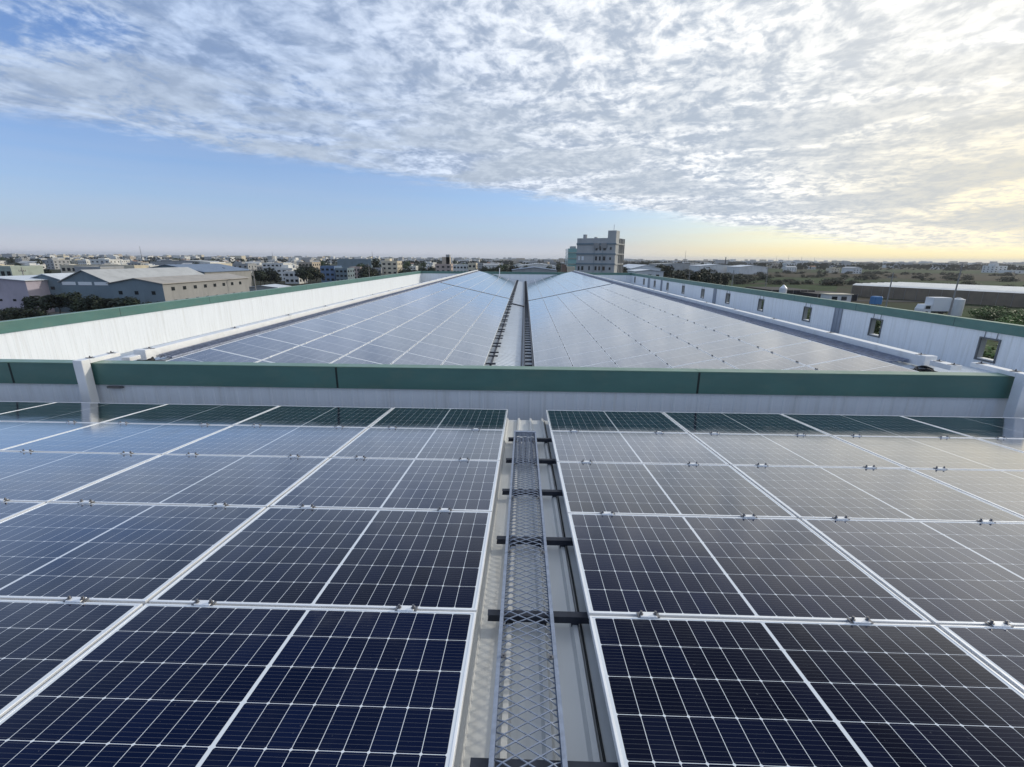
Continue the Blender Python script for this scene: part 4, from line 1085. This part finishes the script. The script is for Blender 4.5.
# hedge mound at the right edge
for i in range(10):
    px = 984 + i*5.5; Y = 98 - i*2.2 + (i % 3)*5; x, _ = at(px, 305, Y); tree(x, Y, trng.uniform(2.6, 3.6), 'bright green bush in the overgrown mound at the right edge', 'bush', 'leaf_fresh', 'bushes in the mound at the right edge', 1.35)
for i in range(9):
    Yw_ = 16.5+5.41*i; xx = 50 + (i*37 % 11); tree(xx, xx*Yw_/16.6+1.5, 3.6+(i*13 % 5)*.35, 'fresh green tree in the row glimpsed through the right wall openings', 'bush', 'leaf_fresh', 'trees glimpsed through the right wall openings', 1.2, name='tree')
def sector(r_):
    if r_ < -.78: return 'above the gabled warehouses'
    if r_ < -.55: return 'behind the blue roofed shed'
    if r_ < -.33: return 'around the dark blue house'
    if r_ < -.12: return 'near the tall cream house'
    if r_ < .12: return 'left of the grey tower'
    if r_ < .45: return 'right of the grey tower'
    return 'beyond the greenhouse fields'
keep = []   # footprints that random things must avoid hiding
def free(x, y): return not (x/y > .08 and x/y < .24 and y < 260)
cnt = 0
treespots = []
for px, Y, h, kd in ((218, 165, 6.5, 'round'), (224, 168, 7.5, 'round'), (231, 172, 6.5, 'round'), (262, 185, 6.5, 'round'), (268, 188, 7, 'round'), (273, 180, 6, 'round'), (258, 180, 6.5, 'round'), (303, 190, 7, 'round'), (309, 195, 8, 'round'), (315, 198, 7, 'round'), (300, 205, 8, 'round'),
        (362, 200, 7, 'round'), (368, 205, 8.5, 'round'), (374, 210, 7, 'round'), (375, 260, 11, 'tall'), (400, 220, 6, 'round'), (406, 225, 6.5, 'round'), (414, 230, 6, 'round'), (424, 240, 7, 'round'), (430, 240, 7.5, 'round'), (480, 220, 7, 'round'), (486, 225, 8, 'round'), (492, 220, 7.5, 'round'), (499, 225, 8, 'round'), (505, 220, 7, 'round'), (512, 260, 8, 'round'), (625, 190, 7, 'round'), (628, 215, 8.5, 'round'),
        (652, 160, 6.5, 'round'), (660, 250, 9.5, 'round'), (667, 245, 9, 'round'), (673, 160, 6.5, 'round'), (682, 165, 7.5, 'round'), (690, 170, 8, 'round'), (697, 168, 7.5, 'round'), (703, 172, 8, 'round'), (710, 165, 7, 'round'), (717, 170, 7.5, 'round'), (725, 175, 6.5, 'round'), (678, 175, 8, 'round'), (706, 185, 8.5, 'round'),
        (735, 130, 4, 'round'), (742, 128, 4.5, 'round'), (750, 125, 4.2, 'round'), (757, 122, 4.2, 'round'), (764, 120, 3.8, 'round'), (32, 150, 6, 'round'), (38, 155, 7, 'round'), (27, 150, 6, 'round'), (17, 148, 6, 'round')):
    x, _ = at(px, 265, Y); treespots.append((x, Y, h, kd, 'leaf_dark'))
for i in range(130):
    r_ = trng.uniform(-1.3, 1.4); Y = math.exp(trng.uniform(math.log(250), math.log(900)))
    if r_ > .25: continue
    if not free(r_*Y, Y): continue
    treespots.append((r_*Y, Y, trng.uniform(5, 9.5), 'round' if trng.random() < .85 else 'tall', trng.choice(['leaf_dark', 'leaf_dark', 'leaf'])))
# hedgerows and copses across the right-hand fields
for a, c_, Y, n_ in ((.42, .72, 238, 14), (.36, .95, 342, 18), (.62, 1.3, 305, 12), (.3, 1.3, 430, 30), (.72, 1.05, 215, 8), (.25, .5, 290, 14)):
    for i in range(n_):
        r_ = a+(c_-a)*(i+trng.uniform(.1, .9))/n_; hh = trng.uniform(2.4, 4.8); treespots.append((r_*Y, Y+trng.uniform(-9, 9), hh, 'bush', 'leaf_dark'))
treespots.sort(key=lambda q: q[1])
treespots = treespots[:270]
for x, Y, h, kd, mt in treespots:
    far = 'distant' if Y > 430 else 'dark'
    shape = 'slender' if kd == 'tall' else 'rounded'
    tone = 'mid green' if mt == 'leaf' else ('dark green' if far == 'distant' else 'green')
    what = 'wide copse tree' if kd == 'bush' else 'tree'
    la = f'{far} {shape} {tone} {what} standing {sector(x/Y)}'
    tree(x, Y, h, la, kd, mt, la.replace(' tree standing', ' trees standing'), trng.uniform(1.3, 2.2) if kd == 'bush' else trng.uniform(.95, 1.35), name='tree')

# ------------------------------------------------------------------ the town: small houses one by one
hv = {}
def house_mesh(cname, v):
    rg = random.Random(v*13+5); b = MB(); w, d = rg.uniform(8, 15), rg.uniform(8, 12); fl = rg.choice([2, 2, 3]); h = fl*2.8+.3
    rb = MB()
    if v % 3 == 2:
        fl = 1 + v % 2; h = 3.6*fl; zp = h+1.5
        b.add([(-w/2, -d/2, 0), (w/2, -d/2, 0), (w/2, -d/2, h), (-w/2, -d/2, h), (-w/2, d/2, 0), (w/2, d/2, 0), (w/2, d/2, h), (-w/2, d/2, h), (-w/2, 0, zp), (w/2, 0, zp)],
              [(0, 1, 2, 3), (5, 4, 7, 6), (1, 5, 6, 9, 2), (4, 0, 3, 8, 7)])
        for s in (-1, 1):
            rb.add([(-w/2-.4, s*(d/2+.4), h-.25), (w/2+.4, s*(d/2+.4), h-.25), (w/2+.4, 0, zp+.12), (-w/2-.4, 0, zp+.12)], [(0, 1, 2, 3)])
    else:
        b.box(-w/2, w/2, -d/2, d/2, 0, h)
        for q in ((-w/2-.1, w/2+.1, -d/2-.1, -d/2+.15), (-w/2-.1, w/2+.1, d/2-.15, d/2+.1), (-w/2-.1, -w/2+.15, -d/2+.151, d/2-.151), (w/2-.15, w/2+.1, -d/2+.151, d/2-.151)): b.box(*q, h+.001, h+.8)
        b.box(-w*.3, w*.05, -d*.1, d*.3, h+.001, h+1.9); rb.box(-w*.33, w*.08, -d*.13, d*.33, h+1.901, h+2.1)
        if v % 2: rb.tube((w*.3, d*.2, h), (w*.3, d*.2, h+1.6), .8, 8)
    nb_ = 4
    for f in range(fl):
        for k in range(nb_):
            x = -w/2+w*(k+.5)/nb_
            b.box(x-.65, x+.65, -d/2-.05, -d/2-.01, f*2.8+1.0, f*2.8+2.2, 1)
            if k < 3:
                for s in (-1, 1): y = -d/2+d*(k+.5)/3; b.box(min(s*(w/2+.01), s*(w/2+.05)), max(s*(w/2+.01), s*(w/2+.05)), y-.5, y+.5, f*2.8+1.0, f*2.8+2.2, 1)
    roofm = W[['grey', 'rooflight', 'rust', 'roofgrey', 'roofblue', 'roofgrey'][v % 6]]
    return to_mesh(b, 'wall', [W[cname], P_]), to_mesh(rb, 'roof', [roofm]), ('gabled' if v % 3 == 2 else 'flat-roofed')
for cn in ('white', 'cream', 'grey', 'beige', 'pink'):
    for v in range(6): hv[(cn, v)] = house_mesh(cn, v)
hrng = random.Random(77); placed = []
def put_house(x, Y):
    cn = hrng.choices(['white', 'cream', 'grey', 'beige', 'pink'], (7, 1, 4, 1, .5))[0]; v = hrng.randrange(6)
    wm, rm, st = hv[(cn, v)]
    la = f'{"distant small" if Y > 430 else "small"} {cn} {st} house {sector(x/Y)}'
    g = thing('house', (x, Y, G), la, 'house', la.replace(' house ', ' houses '))
    g.rotation_euler = (0, 0, hrng.choice([0, 0, math.pi/2, hrng.uniform(-.5, .5)])); s_ = hrng.uniform(.65, .95); g.scale = (s_*hrng.uniform(.9, 1.4), s_, s_*hrng.uniform(.8, 1.0))
    for nm, me in (('wall', wm), ('roof', rm)):
        o = bpy.data.objects.new(nm, me); col.objects.link(o); o.parent = g
tries = 0
while len(placed) < 215 and tries < 9000:
    tries += 1
    left = hrng.random() < .9
    r_ = hrng.uniform(-1.3, .12) if left else hrng.uniform(.2, 1.4)
    Y = math.exp(hrng.uniform(math.log(260 if left else 420), math.log(1000)))
    x = r_*Y
    if not free(x, Y): continue
    if left and Y < 330 and -.55 < r_ < .1: continue
    if any((x-a)**2+(Y-c)**2 < 17**2 for a, c in placed): continue
    placed.append((x, Y)); put_house(x, Y)
# beyond a kilometre the town and its trees run together
b = MB(); frng = random.Random(8)
for i in range(1500):
    Y = math.exp(frng.uniform(math.log(1000), math.log(5000))); r_ = frng.uniform(-1.4, 1.45); x = r_*Y
    if r_ > .25 and frng.random() < .45: continue
    w, d, h = frng.uniform(8, 26), frng.uniform(8, 18), frng.choice([4, 6, 6, 7, 9, 9, 12, 15 if Y > 1800 else 9])
    b.box(x-w/2, x+w/2, Y-d/2, Y+d/2, G, G+h, frng.choice([0, 0, 1, 2, 2, 3]))
tag(b.build('far_town', [W['white'], W['cream'], W['grey'], W['beige']], origin=(0, 2000, G)), 'hazy strip of the distant town along the horizon', 'town', kind='stuff')
b = MB()
for i in range(1700):
    Y = math.exp(frng.uniform(math.log(480), math.log(4500))); r_ = frng.uniform(-1.4, 1.45); x = r_*Y
    if (r_ >= .2 and Y < 620) or r_ < .2 and (Y < 700 or frng.random() < .5): continue
    w, h = frng.uniform(8, 40) * (1+Y/3000), frng.uniform(4, 8.5)
    for k in range(26):
        px_, pz = frng.uniform(-w/2, w/2), h*math.sqrt(frng.random()); s_ = frng.uniform(.8, 1.9)*(1+Y/2500); yy = Y+frng.uniform(-5, 5)
        b.quad((x+px_-s_, yy, G+max(0, pz-s_*.8)), (x+px_+s_*.2, yy+.5, G+max(0, pz-s_)), (x+px_+s_, yy, G+pz*.9+.2), (x+px_-s_*.3, yy-.5, G+pz+.6))
tag(b.build('far_woods', M['leaf_dark'], origin=(0, 1500, G)), 'dark strips of far-off trees between the houses on the horizon', 'woods', kind='stuff')

# ------------------------------------------------------------------ the air between here and the horizon
hz = MB().box(-9600, 9600, -3600, 9600, G-1.0, 36.0).build('haze', [], origin=(0, 3000, G-1.0))
hm = bpy.data.materials.new('haze'); hm.use_nodes = True; hn = hm.node_tree; hn.nodes.clear()
ho = hn.nodes.new('ShaderNodeOutputMaterial'); hv_ = hn.nodes.new('ShaderNodeVolumePrincipled')
hv_.inputs['Color'].default_value = C(0.86, 0.90, 0.97); hv_.inputs['Density'].default_value = 0.00012; hv_.inputs['Anisotropy'].default_value = 0.3
hn.links.new(hv_.outputs[0], ho.inputs['Volume']); hz.data.materials.append(hm); hz['kind'] = 'stuff'
tag(hz, 'thin bluish haze hanging over the far town', 'haze')
